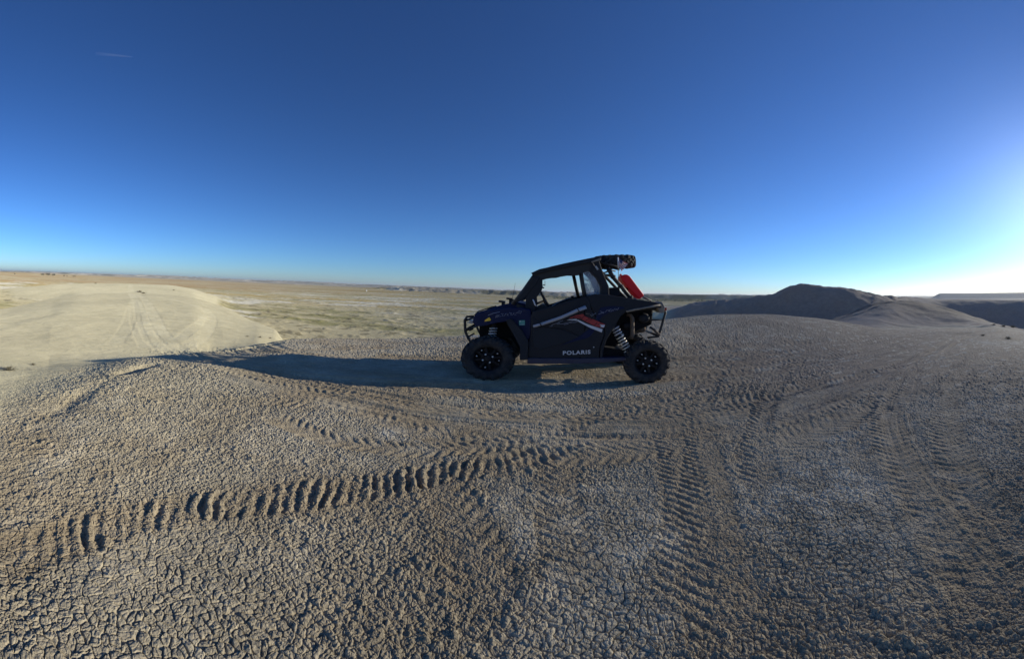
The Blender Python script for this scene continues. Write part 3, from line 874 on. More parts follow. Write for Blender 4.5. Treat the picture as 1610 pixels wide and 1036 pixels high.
def make_wheel(x, y, z, sx, seed, near, steer=0.0):
    s = -1 if near else 1                                   # direction the outer face looks to
    w_ = MB()
    ro = WR * .56
    f = s * WW * .30
    w_.lathe([(f * 1.15, ro + .012), (f * 1.25, ro), (f * .9, ro - .015), (f * .55, ro - .03), (f * -.6, ro - .03), (f * -1.2, ro + .01)], n=40, sx=sx)
    # spokes and hub
    w_.lathe([(f * .95, .0), (f * .95, .045), (f * .8, .052), (f * .5, .075), (f * .2, .08)], n=24, sx=sx)
    w_.lathe([(f * .62, .0), (f * .62, .095), (f * .35, .10)], n=24, sx=sx)
    for k in range(8):
        q = 2 * math.pi * k / 8 + .2
        c = Vector((math.cos(q) * .135 * sx, f * .62, math.sin(q) * .135))
        w_.box(c, (.115 * (sx if abs(math.cos(q)) > .7 else 1), .03, .036), Matrix.Rotation(-q, 3, 'Y'))
    wheel = w_.build('wheel', M_RIM, bug, .004)
    wheel.location = (x, y, z); wheel.rotation_euler = (0, 0, steer)
    back = MB(); back.lathe([(0, .0), (f * .1, ro - .03)], n=32, sx=sx)  # dark disc added behind the spokes, standing in for shade in the gaps
    back.build('shade_disc', M_DARK, wheel)
    tyre_mb(WR, WW, sx, seed).build('tyre', M_TYRE, wheel, .004, 1)
    for k in range(4):
        q = 2 * math.pi * k / 4 + .45
        m = MB(); r_ = .072
        m.lathe([(f * .9, .0), (f * .9, .010), (f * .84, .013), (f * .5, .013)], c=(math.cos(q) * r_ * sx, 0, math.sin(q) * r_), n=8)
        m.build('lug_nut', M_BOLT, wheel)
    for k in (0, 2, 3, 5, 7):  # bright studs added for the glints around the rim
        q = 2 * math.pi * k / 8 + .6
        m = MB(); r_ = .155
        m.lathe([(f * .80, .0), (f * .80, .009), (f * .72, .011), (f * .5, .011)], c=(math.cos(q) * r_ * sx, 0, math.sin(q) * r_), n=8)
        m.build('rim_glint', M_BOLT, wheel)
    return wheel


fx, fz = U(765, 564, -.81); rx, rz_ = U(1020, 563, -.81)
print('wheels', fx, fz, rx, rz_)
FX, RX = fx, rx
wz = WR - .012
wheels = [make_wheel(FX, -.67, wz, 1.02, 1, True, R(3)), make_wheel(RX, -.67, wz, .90, 2, True), make_wheel(FX, .67, wz, 1.0, 3, False, R(3)), make_wheel(RX, .67, wz, .9, 4, False)]

# ------------------------------------------------------------------ bodywork
NS = -.70


def panel(name, pts, y0, y1, mat, bevel=.008, both=True, parent=None, ref=None, label=None):
    out = []
    xz = UP(pts, y0 if ref is None else ref)
    for s in ((1, -1) if both else (1,)):
        b = MB().prism(xz, y0 * s, y1 * s)
        o = b.build(name, mat, parent or bug, bevel)
        if label: o['label'] = label
        out.append(o)
    return out


hood = panel('hood', [(744, 498), (752, 490.5), (765, 487), (785, 480.5), (800, 477), (812, 474.5), (836, 480), (836, 497), (780, 500), (744, 510)], -.50, .50, M_NAVY, .03, False)[0]
MB().tube([UV(746, 496, -.47), UV(752, 489.5, -.45), UV(768, 484.5, -.42), UV(780, 481, -.40)], .010).build('hood_rail', M_TUBE, hood)
MB().tube([UV(746, 496, -.47)[:1] + (.47,) + UV(746, 496, -.47)[2:], (UV(752, 489.5, -.45)[0], .45, UV(752, 489.5, -.45)[2]), (UV(768, 484.5, -.42)[0], .42, UV(768, 484.5, -.42)[2])], .010).build('hood_rail', M_TUBE, hood)
gr = MB()
gx, gz = U(744.5, 505, -.5)
for k in range(7):
    gr.box((gx - .012, -.30 + k * .10, gz - .03), (.03, .02, .10))
gr.box((gx - .008, 0, gz + .02), (.026, .66, .02)); gr.box((gx - .008, 0, gz - .08), (.026, .66, .02))
gr.build('grille', M_BLACK, hood)
for s in (-1, 1):
    m = MB(); m.box((gx + .005, s * .50, gz - .005), (.07, .18, .06), Matrix.Rotation(s * .25, 3, 'Z'))
    m.build('headlight', M_LENS, bug, .012)

fend = panel('front_fender', [(744, 498), (752, 492), (765, 488.5), (780, 486), (800, 484), (820, 484), (834, 487), (836.5, 500), (834.5, 528), (829, 537), (818, 520), (803, 503), (797, 505.5), (780, 508), (765, 512), (748, 513.5), (743, 507)], NS, -.44, M_NAVY, .014)
panel('fender_flare', [(796, 503), (804, 501), (820, 519), (830.5, 538), (829.5, 566), (817, 566), (817.5, 546), (808, 528), (797, 509)], -.765, -.58, M_CHAR, .010)
# thin grey line along the fender
MB().tube([UV(767, 496, NS - .004), UV(776, 492.5, NS - .004), UV(786, 490.4, NS - .004)], .004).build('fender_line', M_LINE, fend[0])
panel('amber_reflector', [(762, 503.6), (769, 498.7), (772, 502.3), (771, 504.2), (762, 505.6)], NS - .012, NS + .01, M_YEL, .003)

stk = panel('sticker', [(816, 503.8), (825.2, 503.5), (825.3, 511.3), (816.1, 511.6)], NS - .004, NS + .005, M_TEAL, 0, False, fend[0])[0]
panel('sticker_print', [(816.6, 504.6), (819, 504.5), (819, 506), (816.6, 506.1)], NS - .007, NS - .003, M_WHITE, 0, False, stk)
panel('sticker_print', [(820, 505.2), (824.6, 505.0), (824.6, 505.6), (820, 505.8)], NS - .007, NS - .003, M_LINE, 0, False, stk)
panel('sticker_print', [(817, 509.6), (824.6, 509.4), (824.6, 510.3), (817, 510.5)], NS - .007, NS - .003, M_LINE, 0, False, stk)


def strokes(name, lines, y, r, mat, parent):
    for l in lines:
        b = MB().tube([UV(a, c, y) for a, c in l], r, 6).build(name, mat, parent)
    return b


# outline lettering on the fenders, illegible in the photograph: kept as the same slanted outline strokes
def sc(o, s, pts):
    return [(o[0] + a / s, o[1] + b / s) for a, b in pts]


O1 = (760, 460); S1 = 17.27
strokes('fender_lettering', [sc(O1, S1, p) for p in (
    [(330, 690), (350, 615), (395, 600), (380, 650), (345, 665), (400, 672)],
    [(405, 660), (425, 600), (445, 595)], [(430, 650), (490, 640)], [(475, 580), (540, 575), (520, 620), (500, 635), (560, 632)],
    [(575, 630), (600, 575), (620, 570)], [(630, 575), (680, 570), (665, 600), (640, 605), (690, 625)],
    [(700, 545), (770, 560), (740, 600), (790, 610)], [(800, 600), (835, 545)], [(840, 595), (900, 600)],
    [(880, 560), (940, 535), (1000, 550), (950, 560), (1000, 580), (1040, 510), (960, 500)])], NS - .003, .0028, M_LINE, fend[0])

door = panel('door', [(834.5, 498), (837, 489.5), (868, 481.5), (899, 472), (921, 466), (926, 470), (930, 487), (937, 500), (950, 514), (950, 526), (943, 546), (941, 566.5), (831, 567), (830, 540), (834, 528)], -.72, -.66, M_BLACK, .012)
D0 = door[0]
panel('door_insert', [(840, 514), (851, 513.5), (884, 518), (912, 530), (880, 541), (850, 550), (838, 546), (836, 526)], -.728, -.70, M_CHAR, .01, True, None)
panel('door_crease', [(836, 497), (851, 508), (838, 512)], -.725, -.70, M_CHAR, .004, False, D0)
O2 = (820, 460); S2 = 7.971
panel('red_stripe', sc(O2, S2, [(590, 322), (680, 285), (770, 268), (800, 300), (900, 335), (1048, 398), (1038, 425), (1020, 445), (990, 432), (930, 424), (800, 362), (750, 332), (700, 320), (640, 322)]), -.7305, -.715, M_RED, .001, False, D0)
panel('white_stripe', sc(O2, S2, [(568, 348), (600, 335), (690, 332), (830, 398), (1016, 460), (1005, 500), (860, 442), (770, 395), (700, 356), (640, 345)]), -.7305, -.715, M_WHITE, .001, False, D0)
panel('white_stripe', sc(O2, S2, [(975, 400), (1045, 405), (1035, 438), (985, 432), (1000, 420)]), -.7335, -.717, M_WHITE, .001, False, D0)
strokes('scratch_graphic', [sc(O2, S2, p) for p in ([(370, 410), (430, 385), (480, 380)], [(455, 372), (520, 350)], [(440, 395), (520, 392), (600, 372), (650, 352)], [(530, 402), (590, 392)], [(600, 380), (700, 368)], [(350, 425), (390, 420)], [(805, 265), (900, 262), (860, 285)], [(870, 300), (935, 255)])], -.7225, .003, M_LINE, D0)
strokes('scratch_graphic', [sc(O2, S2, p) for p in ([(640, 315), (690, 300), (740, 308)], [(760, 320), (790, 290)], [(860, 350), (890, 322)], [(960, 400), (1000, 388)], [(690, 345), (740, 318), (760, 330)], [(800, 350), (850, 330), (840, 310)], [(900, 420), (950, 380)], [(610, 330), (660, 318)])], -.732, .004, M_BLACK, D0)
sw = panel('navy_swoosh', sc(O2, S2, [(478, 668), (600, 610), (740, 540), (800, 492), (862, 448), (900, 425), (925, 460), (872, 540), (820, 572), (700, 602), (600, 630)]), -.727, -.715, M_NAVY, .003, False, D0)
# shut lines
MB().tube([UV(918.6, 483, -.722), UV(920, 508, -.722), UV(919.5, 520, -.722)], .008, 6).build('door_seam', M_DARK, D0)
MB().tube([UV(850, 513.5, -.724), UV(891, 518, -.724), UV(909, 528, -.724)], .004, 6).build('door_seam', M_DARK, D0)
for a, c in ((849.5, 563), (912.3, 562.5)):
    x_, z_ = U(a, c, -.72)
    m = MB(); m.lathe([(-.730, 0), (-.730, .012), (-.72, .016)], c=(x_, 0, z_), n=12)
    m.build('door_fastener', M_DARK, D0)
x_, z_ = U(933.4, 545.8, -.72)
m = MB(); m.lathe([(-.732, 0), (-.732, .008), (-.72, .010)], c=(x_, 0, z_), n=10); m.build('door_fastener', M_BOLT, D0)

# lettering as it stands on the door
tcu = bpy.data.curves.new('lettering', 'FONT')
tcu.body = 'POLARIS'; tcu.size = 1; tcu.extrude = .02; tcu.offset = .032; tcu.space_character = 1.18
to = bpy.data.objects.new('lettering_source', tcu)
COL.objects.link(to)
dg = bpy.context.evaluated_depsgraph_get()
tm = bpy.data.meshes.new_from_object(to.evaluated_get(dg))
COL.objects.unlink(to); bpy.data.objects.remove(to)
co = np.array([v.co[:] for v in tm.vertices])
mn, mx = co.min(0), co.max(0)
a0 = np.array(U(885, 558.2, -.735)); a1 = np.array(U(928.5, 556.4, -.735)); b0 = np.array(U(885, 552.0, -.735))
for v in tm.vertices:
    uu = (v.co.x - mn[0]) / (mx[0] - mn[0]); vv = (v.co.y - mn[1]) / (mx[1] - mn[1])
    p = a0 + (a1 - a0) * uu + (b0 - a0) * vv
    v.co = (p[0], -.728 + v.co.z * .15, p[1])
tm.materials.append(M_WHITE)
lo = bpy.data.objects.new('lettering', tm); COL.objects.link(lo); lo.parent = D0

panel('sill', [(829, 563), (985, 562), (988, 567), (940, 571), (829, 572)], -.745, -.50, dusty('sill_paint', (.008, .012, .045), .4, amount=.15), .010)

# grab tube across the door
gt = MB().tube([UV(838.5, 513.3, -.80), UV(846, 511.3, -.80), UV(851, 509.8, -.80), UV(883, 499, -.80), UV(908, 488, -.80), UV(921.5, 482.7, -.80)], .022, 12, r2=.031).build('door_bar', M_SILVER, bug)
for a, c in ((849.5, 510.4), (908.5, 487.8)):
    p = Vector(UV(a, c, -.80)); q = Vector(UV(a + 1.3, c - .5, -.80))
    MB().tube([p, q], .036, 12).build('clamp', M_BLACK, gt)
    MB().tube([p, (p.x, -.70, p.z)], .012, 8).build('clamp_stem', M_BLACK, gt)

# rear quarter
rf = panel('rear_fender', [(922, 466), (935, 462.5), (957, 463.5), (975, 466.5), (996, 470), (1028, 474.5), (1040, 478), (1041, 484), (1010, 486.5), (986, 489.5), (976, 497), (966, 515), (954, 534), (949, 550), (948, 566), (942, 566.5), (944, 546), (951, 526), (951, 514), (938, 500), (931, 487)], NS - .01, -.46, M_BLACK, .014)
panel('navy_panel', sc(O2, S2, [(922, 330), (935, 298), (990, 190), (1040, 178), (1140, 170), (1270, 178), (1300, 196), (1180, 232), (1080, 262), (1010, 300), (960, 370)]), NS - .016, NS + .005, M_NAVY, .004, True, None)
O3 = (930, 460); S3 = 6.907
strokes('fender_lettering', [sc(O3, S3, p) for p in ([(75, 235), (140, 210)], [(95, 200), (135, 225)], [(150, 215), (165, 190), (195, 185), (180, 205)], [(190, 205), (205, 180), (230, 185), (215, 205), (195, 205)], [(235, 200), (250, 175), (275, 178), (262, 192)], [(280, 190), (297, 162)])], NS - .020, .0028, M_LINE, rf[0])
panel('cargo_bed', [(930, 467), (957, 464.5), (975, 467.5), (1030, 476), (1040, 480), (1038, 487), (985, 491), (930, 491)], -.52, .52, M_BLACK, .02, False, None, -.6)
MB().tube([UV(985, 490, NS - .02), UV(1000, 486.5, NS - .02), UV(1020, 483, NS - .02), UV(1038, 479.5, NS - .02)], .016, 8).build('fender_edge_highlight', M_DUSTP, bug)  # dusty strip; the edge highlight is put into its pale colour
bt = MB()
bt.tube([UV(996, 468.5, -.55), UV(1009, 474.5, -.55)], .012, 8); bt.build('bed_trim', M_DUSTP, bug)
bt = MB().tube([UV(1010, 466.5, .1), UV(1024, 473, .1)], .016, 8); bt.build('bed_trim', M_DUSTP, bug)
panel('tail_cap', [(1031, 477), (1038, 474), (1042, 475), (1046, 483), (1044, 492), (1037, 492)], -.62, -.40, M_DUSTP, .012)
x_, z_ = U(1043, 486, -.5)
for s in (-1, 1):
    m = MB(); m.box((x_ + .03, s * .46, z_), (.03, .13, .06)); m.build('tail_light', principled('tail_lens', (.25, .02, .02), .25), bug, .006)

# roll cage
mir(lambda s, y: MB().tube([(U(806, 479, -.58)[0], .58 * -s, U(806, 479, -.58)[1]), (U(824, 456, -.55)[0], .55 * -s, U(824, 456, -.55)[1]), (U(841, 432, -.5)[0], .50 * -s, U(841, 432, -.5)[1])], .030).build('front_pillar', M_TUBE, bug), .5)
panel('pillar_cover', [(806, 479), (822, 458), (838, 434), (849, 436), (840, 450), (828, 464), (823, 470), (812, 476)], -.60, -.54, M_BLACK, .008)
ws = panel('windscreen_side', [(827, 463), (846, 438), (853, 441), (852, 456), (844, 467), (845, 478), (840, 491), (826, 488)], -.59, -.53, M_BLACK, .006, False)
hh = MB(); hh.tube([UV(838, 471, -.64), UV(839.5, 474, -.66), UV(841, 479, -.66), UV(844.5, 481.5, -.62)], .010, 8); hh.build('cabin_glint', M_SPRING, bug)  # pale tube added for the glint on hardware in the cabin
mm = MB().tube([UV(852, 447, -.45), UV(857, 448.5, -.40)], .008, 6)
mm.tube([UV(852, 452, -.4), UV(855, 452.5, -.38)], .012, 6)
mm.tube([UV(856.8, 448.3, -.4), UV(856.8, 441, -.4)], .003, 5)
mm.build('mirror_bracket', M_BLACK, bug)
mb = MB(); mb.box(UV(849, 452, -.42), (.07, .20, .09), Matrix.Rotation(.2, 3, 'Y')); mb.build('rear_view_mirror', M_BLACK, bug, .015)

roof = panel('roof', [(834.5, 429.3), (848, 423), (861, 420.3), (868, 418.4), (885, 414.5), (907, 409.8), (924, 406.3), (940, 403.3), (945, 404.5), (945, 409.5), (924, 414), (907, 417), (868, 425.5), (848, 430), (838, 432.5)], -.60, .60, M_BLACK, .012, False)[0]
panel('roof_clip', [(857, 422.2), (864.5, 420.6), (865, 423.6), (858, 425.2)], -.612, -.55, M_CHAR, .003, True, None)
panel('roof_rail', [(929.5, 411.2), (942, 406.2), (945, 407.5), (944.5, 408.8), (931, 412.8)], -.625, -.57, M_DUSTP, .004, True, None)
lh = MB(); xz = UP([(938, 432), (868, 424)], -.5)
liner = panel('side_liner', [(839, 432), (868, 424), (907, 415.5), (937, 410), (938, 417), (931, 422), (923, 426.6), (915, 428.2), (910, 432.6), (901, 433.6), (892, 433.2), (881, 435), (874, 436.8), (866, 437.2), (858, 438.5), (852, 440.5), (845, 440)], -.57, -.48, M_SEAT, .01, False)
far = MB().tube([(U(841, 432, -.5)[0], .50, U(841, 432, -.5)[1]), (U(870, 424, -.5)[0], .52, U(870, 424, -.5)[1]), (U(937, 411, -.5)[0], .50, U(937, 411, -.5)[1])], .028)
far.build('roof_tube', M_TUBE, bug)
MB().tube([UV(913, 429, -.52), UV(916, 448, -.55), UV(920.5, 472, -.60)], .031).build('middle_pillar', M_TUBE, bug)
MB().tube([UV(901.5, 432, .50), UV(905, 448, .53), UV(910.5, 472, .58)], .030).build('middle_pillar', M_TUBE, bug)
W_ = [(914.8, 428.5), (926, 424.8), (938, 437), (945, 451), (945.3, 466), (941, 472.6), (928.7, 476), (922.6, 472.6), (919.5, 461), (917, 445)]
wf = MB().tube([UV(a, c, -.56) for a, c in W_], .017, 8, closed=True).build('window_frame', M_SEAT, bug)
panel('side_window', W_, -.562, -.558, M_VINYL, 0, False, wf)
panel('rear_pillar', [(929, 412), (942, 409), (948, 428), (957.5, 450), (958, 470), (946, 472), (946.5, 452), (939, 436), (927, 424)], -.58, -.50, M_BLACK, .012, True)
lp = panel('marker_lamp', [(935, 418.8), (937.5, 417.6), (941.5, 423.2), (939, 425)], -.61, -.575, M_LENS, .004, False)
MB().tube([UV(931.5, 412.5, -.60), UV(935, 418.5, -.60)], .006, 6).build('cable', M_DUSTP, lp[0])
MB().tube([UV(955.5, 421, -.42), UV(964, 436, -.43), UV(979, 453, -.45), UV(993.5, 471, -.46)], .033).build('rear_brace', M_TUBE, bug)
MB().tube([UV(941, 421, .46), UV(950, 433, .46), UV(968, 452, .46), UV(983, 468, .46)], .028).build('rear_brace', M_TUBE, bug)
xb = MB(); xb.tube([UV(964, 434, -.43), UV(949, 432, .46)], .026); xb.build('cross_tube', M_TUBE, bug)
for a, c, y in ((963, 434, -.43), (950, 432.5, .46), (975, 448.5, -.445), (990, 466, -.455)):
    p = Vector(UV(a, c, y)); q = Vector(UV(a + 2, c + 2.6, y))
    MB().tube([p, q], .043, 12).build('tube_clamp', M_BLACK, bug)
# tyre carrier behind the roof
rk = MB()
for y in (-.40, .0, .40):
    rk.tube([(U(940, 409, -.5)[0], y, U(940, 409, -.5)[1] - .02), (U(985, 424, -.5)[0] - .02, y, U(972, 424, -.3)[1] + .02)], .014, 8)
rk.tube([(U(940, 409, -.5)[0] + .2, -.45, U(956, 424, -.42)[1] - .01), (U(940, 409, -.5)[0] + .2, .45, U(956, 424, -.42)[1] - .01)], .016, 8)
rk.build('tyre_carrier', M_TUBE, bug)

panel('audio_box', [(957.5, 453), (974.5, 452), (975, 465), (957.5, 466.5)], -.30, .30, M_BLACK, .012, False)
panel('box_trim', [(956.5, 452.2), (975, 451.3), (975, 452.6), (956.5, 453.5)], -.32, .32, M_DUSTP, .002, False)
panel('bed_rack', [(956, 467), (978, 461.5), (985, 468), (984, 470), (976, 465), (957, 470)], -.28, .28, M_CHAR, .006, False)

# cabin
wc = Vector(UV(857.5, 472.5, -.32)); ax = Vector((.87, 0, .42)).normalized()
e1 = Vector((0, 1, 0)); e2 = ax.cross(e1)
ring = [wc + (e1 * math.cos(q) + e2 * math.sin(q)) * .165 for q in [2 * math.pi * k / 32 for k in range(32)]]
stw = MB().tube(ring, .019, 8, closed=True)
for q in (0.3, 2.84, 4.71):
    stw.tube([wc - ax * .03, wc + (e1 * math.cos(q) + e2 * math.sin(q)) * .16], .013, 6)
stw.tube([wc - ax * .03, wc - ax * .32], .022, 8)
stw.build('steering_wheel', M_SEAT, bug)
panel('dashboard', [(812, 476), (836, 487), (851, 479), (860, 481), (868, 489), (868, 505), (836, 505), (812, 495)], -.52, .52, M_SEAT, .015, False)
for y in (-.36, .36):
    st = MB(); xa, za = U(905, 500, -.4); xb_, zb_ = U(915, 474, -.4)
    st.prism([(xa - .45, za - .02), (xa - .42, za + .04), (xa - .05, za + .02), (xa - .02, za - .10), (xa - .42, za - .12)], y - .23, y + .23)
    se = st.build('seat', M_SEAT, bug, .03, 3)
    st = MB(); st.prism([(xa - .08, za - .02), (xb_ - .07, zb_), (xb_ - .01, zb_ + .02), (xb_ + .05, zb_ - .02), (xa + .06, za - .06)], y - .22, y + .22)
    st.build('seat_back', M_SEAT, se, .03, 3)
panel('far_door_trim', [(864, 484), (876, 476.5), (899.5, 468.3), (912, 466), (920, 470), (920, 495), (864, 495)], .58, .64, M_SEAT, .01, False, None, .6)
ft = MB().tube([UV(868, 481, .62), UV(880, 474, .62), UV(899, 466.5, .62), (UV(910, 462.5, .62))], .010, 8); ft.build('far_door_bar', M_SILVER, bug)
fc = MB(); fc.box(UV(900, 467.5, .60), (.05, .05, .07)); fc.build('clamp', M_BLACK, bug, .01)

# under the skin
panel('chassis', [(830, 500), (930, 492), (952, 512), (944, 545), (985, 552), (985, 564), (832, 565)], -.60, .60, M_DARK, .01, False, None, -.66)
panel('front_bulkhead', [(748, 508), (834, 498), (832, 562), (816, 558), (800, 535), (770, 533), (748, 533)], -.34, .34, M_DARK, .02, False, None, -.6)
panel('engine', [(950, 490), (1034, 484), (1032, 512), (1010, 522), (985, 540), (950, 562)], -.36, .36, M_DARK, .03, False, None, -.6)
eng = MB(); x_, z_ = U(1012, 500, -.4)
eng.lathe([(-.45, 0), (-.45, .07), (-.40, .09), (.2, .09)], c=(x_, 0, z_), n=20)
x2, z2 = U(985, 512, -.4)
eng.lathe([(-.47, 0), (-.47, .05), (-.42, .06), (.2, .06)], c=(x2, 0, z2), n=20)
eng.build('air_box', M_BLACK, bug)
MB().tube([UV(986, 494.5, -.50), UV(991, 495.5, -.52), UV(994, 500, -.52), UV(994.5, 515, -.52), UV(994, 527, -.52), UV(992, 532, -.5)], .030, 10).build('intake_hose', M_BARK, bug)
MB().tube([UV(1028, 518, -.45), UV(1036, 526.5, -.55)], .022, 8).build('muffler_bracket', M_BARK, bug)
x_, z_ = U(1008, 517, -.2)
mf = MB(); mf.lathe([(-.2, 0), (-.2, .075), (.2, .075), (.2, 0)], c=(x_, 0, z_), n=20); mf.build('muffler', M_BARK, bug)


def spring(a, b, r, turns, wire, n=14):
    a = Vector(a); b = Vector(b); t = (b - a); L = t.length; t.normalize()
    e = t.cross(Vector((0, 1, 0))).normalized(); g = t.cross(e)
    pts = []
    N = int(turns * n)
    for i in range(N + 1):
        q = 2 * math.pi * i / n
        pts.append(a + t * L * i / N + (e * math.cos(q) + g * math.sin(q)) * r)
    return MB().tube(pts, wire, 6)


def shock(a, b, r, name_mat, parts):
    for s in (1, -1):
        A = Vector((a[0], a[1] * s, a[2])); B = Vector((b[0], b[1] * s, b[2]))
        sh = MB().tube([A, B], r * .45, 10)
        sh.tube([A, A + (B - A) * .16], r * .8, 10)
        o = sh.build('shock_absorber', M_CHAR, bug)
        for f0, f1, tr, mt, wr in parts:
            spring(A + (B - A) * f0, A + (B - A) * f1, r, tr, wr).build('coil_spring', mt, o)


shock(UV(777.5, 510, -.50), UV(771, 540, -.56), .050, None, [(.18, .95, 5.5, M_SPRING, .011)])
shock(UV(964.5, 511, -.55), UV(988.5, 554, -.62), .056, None, [(.10, .40, 3.2, M_SPRING, .012), (.42, .95, 5.5, M_STEEL, .011)])
for s in (-1, 1):
    for (cx_, x0_) in ((FX, FX + .10), (RX, RX - .55)):
        arm = MB()
        arm.tube([(cx_, .55 * s, wz - .04), (x0_ + .12, .2 * s, wz + .02)], .020, 8)
        arm.tube([(cx_, .55 * s, wz - .04), (x0_ - .12, .2 * s, wz + .02)], .020, 8)
        arm.tube([(cx_, .55 * s, wz + .08), (x0_, .2 * s, wz + .16)], .017, 8)
        arm.tube([(cx_, .60 * s, wz), (cx_, .2 * s, wz + .03)], .022, 8)
        arm.build('suspension_arm', M_TUBE, bug)

# bumpers
fb = MB()
pts = [(745, 497.6), (734.5, 497.8), (730.8, 503), (731.5, 521), (734, 527), (739, 536.5), (745, 533.5)]
for s in (1, -1):
    q = [UV(a, c, -.44) for a, c in pts]
    fb.tube([(p[0], p[1] * s, p[2]) for p in q], .021, 10)
    q = [UV(731.5, 519, -.44), UV(738, 515, -.44), UV(746, 510.8, -.44)]
    fb.tube([(p[0], p[1] * s, p[2]) for p in q], .019, 10)
    q = [UV(738, 520, -.44), UV(744, 517, -.44)]
    fb.tube([(p[0], p[1] * s, p[2]) for p in q], .012, 10)
    q = [UV(737, 529, -.44), UV(746, 524, -.44)]
    fb.tube([(p[0], p[1] * s, p[2]) for p in q], .014, 10)
for a, c in ((731, 504), (731.5, 520)):
    p = UV(a, c, -.44); fb.tube([p, (p[0], .44, p[2])], .020, 10)
fb.build('front_bumper', M_TUBE, bug)
rb = MB()
for s in (1, -1):
    q = [UV(1034, 484, -.44), UV(1043.5, 486, -.44), UV(1046.5, 491, -.44), UV(1041, 510, -.44), UV(1035, 529, -.44), UV(1018, 531, -.40)]
    rb.tube([(p[0], p[1] * s, p[2]) for p in q], .020, 10)
    q = [UV(1020, 503, -.44), UV(1043, 503, -.44)]
    rb.tube([(p[0], p[1] * s, p[2]) for p in q], .014, 10)
    q = [UV(1022, 514, -.44), UV(1037, 525.5, -.44)]
    rb.tube([(p[0], p[1] * s, p[2]) for p in q], .018, 10)
p = UV(1046, 490, -.44); rb.tube([p, (p[0], .44, p[2])], .020, 10)
p = UV(1035, 528, -.44); rb.tube([p, (p[0], .44, p[2])], .020, 10)
rb.build('rear_bumper', M_TUBE, bug)

# lamps on the cowl, aerial
for (a, c, y) in ((790.5, 475.5, -.38), (802, 471, .10)):
    x_, _, z_ = UV(a, c, y)
    l = MB(); l.box((x_ - .01, y, z_ + .015), (.085, .11, .035), Matrix.Rotation(.12, 3, 'Y')); l.box((x_ + .01, y, z_ - .03), (.05, .06, .09))
    lo_ = l.build('cowl_lamp', M_BLACK, bug, .006)
    l = MB(); l.box((x_ - .056, y, z_ + .020), (.006, .095, .026)); l.build('lens', M_LENS, lo_)
MB().tube([UV(805.5, 470, .10), UV(808, 457, .10), UV(810.3, 445, .10)], .004, 6, r2=.0018).build('aerial', M_TUBE, bug)
MB().tube([UV(806, 470, .1), UV(806, 478, .1)], .02, 8).build('aerial_base', M_CHAR, bug)

# ------------------------------------------------------------------ what the buggy carries
def world_of(x, y, z):
    p = UO + EX * x + EY * y
    return (float(p[0]), float(p[1]), float(UO[2] + z))


sx_, sz_ = U(966.5, 412.3, .0)
sp = empty('spare_tyre', world_of(sx_, 0, sz_), YAW)
sp.rotation_euler = (Matrix.Rotation(YAW, 3, 'Z') @ Matrix.Rotation(R(-4), 3, 'Y') @ Matrix.Rotation(R(-90), 3, 'X')).to_euler()
tag(sp, 'knobbly spare tyre lying flat on the carrier behind the buggy roof', 'spare tyre')
tyre_mb(.335, .235, 1, 9).build('tyre', M_TYRE, sp, .004, 1)
rm_ = MB().lathe([(-.08, .19), (-.06, .17), (0, .15), (0, .03), (.02, .0)], n=32)
rm_.build('rim', M_RIM, sp)

cx_, cz_ = U(989.5, 451.5, -.2)
can = empty('fuel_can', world_of(cx_, -.2, cz_), YAW)
tag(can, 'red plastic fuel can strapped to the rear tube under the spare tyre', 'fuel can')
cp_ = [U(a, c, -.2) for a, c in ((973.5, 436), (975, 433.6), (979.8, 432.2), (983.5, 432.4), (987.5, 435), (1009, 463.3), (1008.6, 464.6), (1002.5, 470.2), (1000.5, 469.6), (975, 441.5))]
MB().prism([(a - cx_, c - cz_) for a, c in cp_], -.16, .16).build('can_body', M_FUEL, can, .022, 3)
q0 = np.array(U(973.5, 438, -.2)); 
hn = MB(); hn.tube([(U(976, 434, -.2)[0] - cx_, -.07, U(976, 434, -.2)[1] - cz_), (U(975.5, 431.5, -.2)[0] - cx_, -.05, U(975.5, 431.5, -.2)[1] - cz_), (U(975.5, 431.5, -.2)[0] - cx_, .05, U(975.5, 431.5, -.2)[1] - cz_), (U(976, 434, -.2)[0] - cx_, .07, U(976, 434, -.2)[1] - cz_)], .010, 8)
hn.build('can_handle', M_FUEL, can)
mt_ = MB(); p = U(984, 455, -.2); mt_.tube([(p[0] - cx_ - .05, 0, p[1] - cz_ - .04), (p[0] - cx_ + .05, 0, p[1] - cz_ + .03)], .025, 8); mt_.build('can_mount', M_BLACK, can)

# flag on its whip
wx_, wz_ = U(972.2, 441, -.62)
fl = empty('flag_whip', world_of(wx_, -.62, wz_ - .05), YAW)
tag(fl, 'small drooping flag on a thin whip in front of the spare tyre', 'flag')
top = U(971.6, 400, -.62); 
MB().tube([(0, 0, -.10), (0, 0, .10), (top[0] - wx_, 0, top[1] - wz_ + .05)], .005, 6).build('whip_rod', M_TUBE, fl)
s0 = U(971.4, 404.5, -.62); s1 = U(972.4, 422, -.62)
MB().tube([(s0[0] - wx_, -.003, s0[1] - wz_ + .05), (s1[0] - wx_, -.003, s1[1] - wz_ + .05)], .011, 8).build('flag_sleeve', principled('sleeve_cloth', (.42, .42, .46), .8), fl)


def flag_material():
    m = bpy.data.materials.new('flag_cloth'); m.use_nodes = True
    t = m.node_tree; b = t.nodes['Principled BSDF']; b.inputs['Roughness'].default_value = .85
    at = t.nodes.new('ShaderNodeAttribute'); at.attribute_name = 'cloth'
    t.links.new(at.outputs['Color'], b.inputs['Base Color'])
    return m


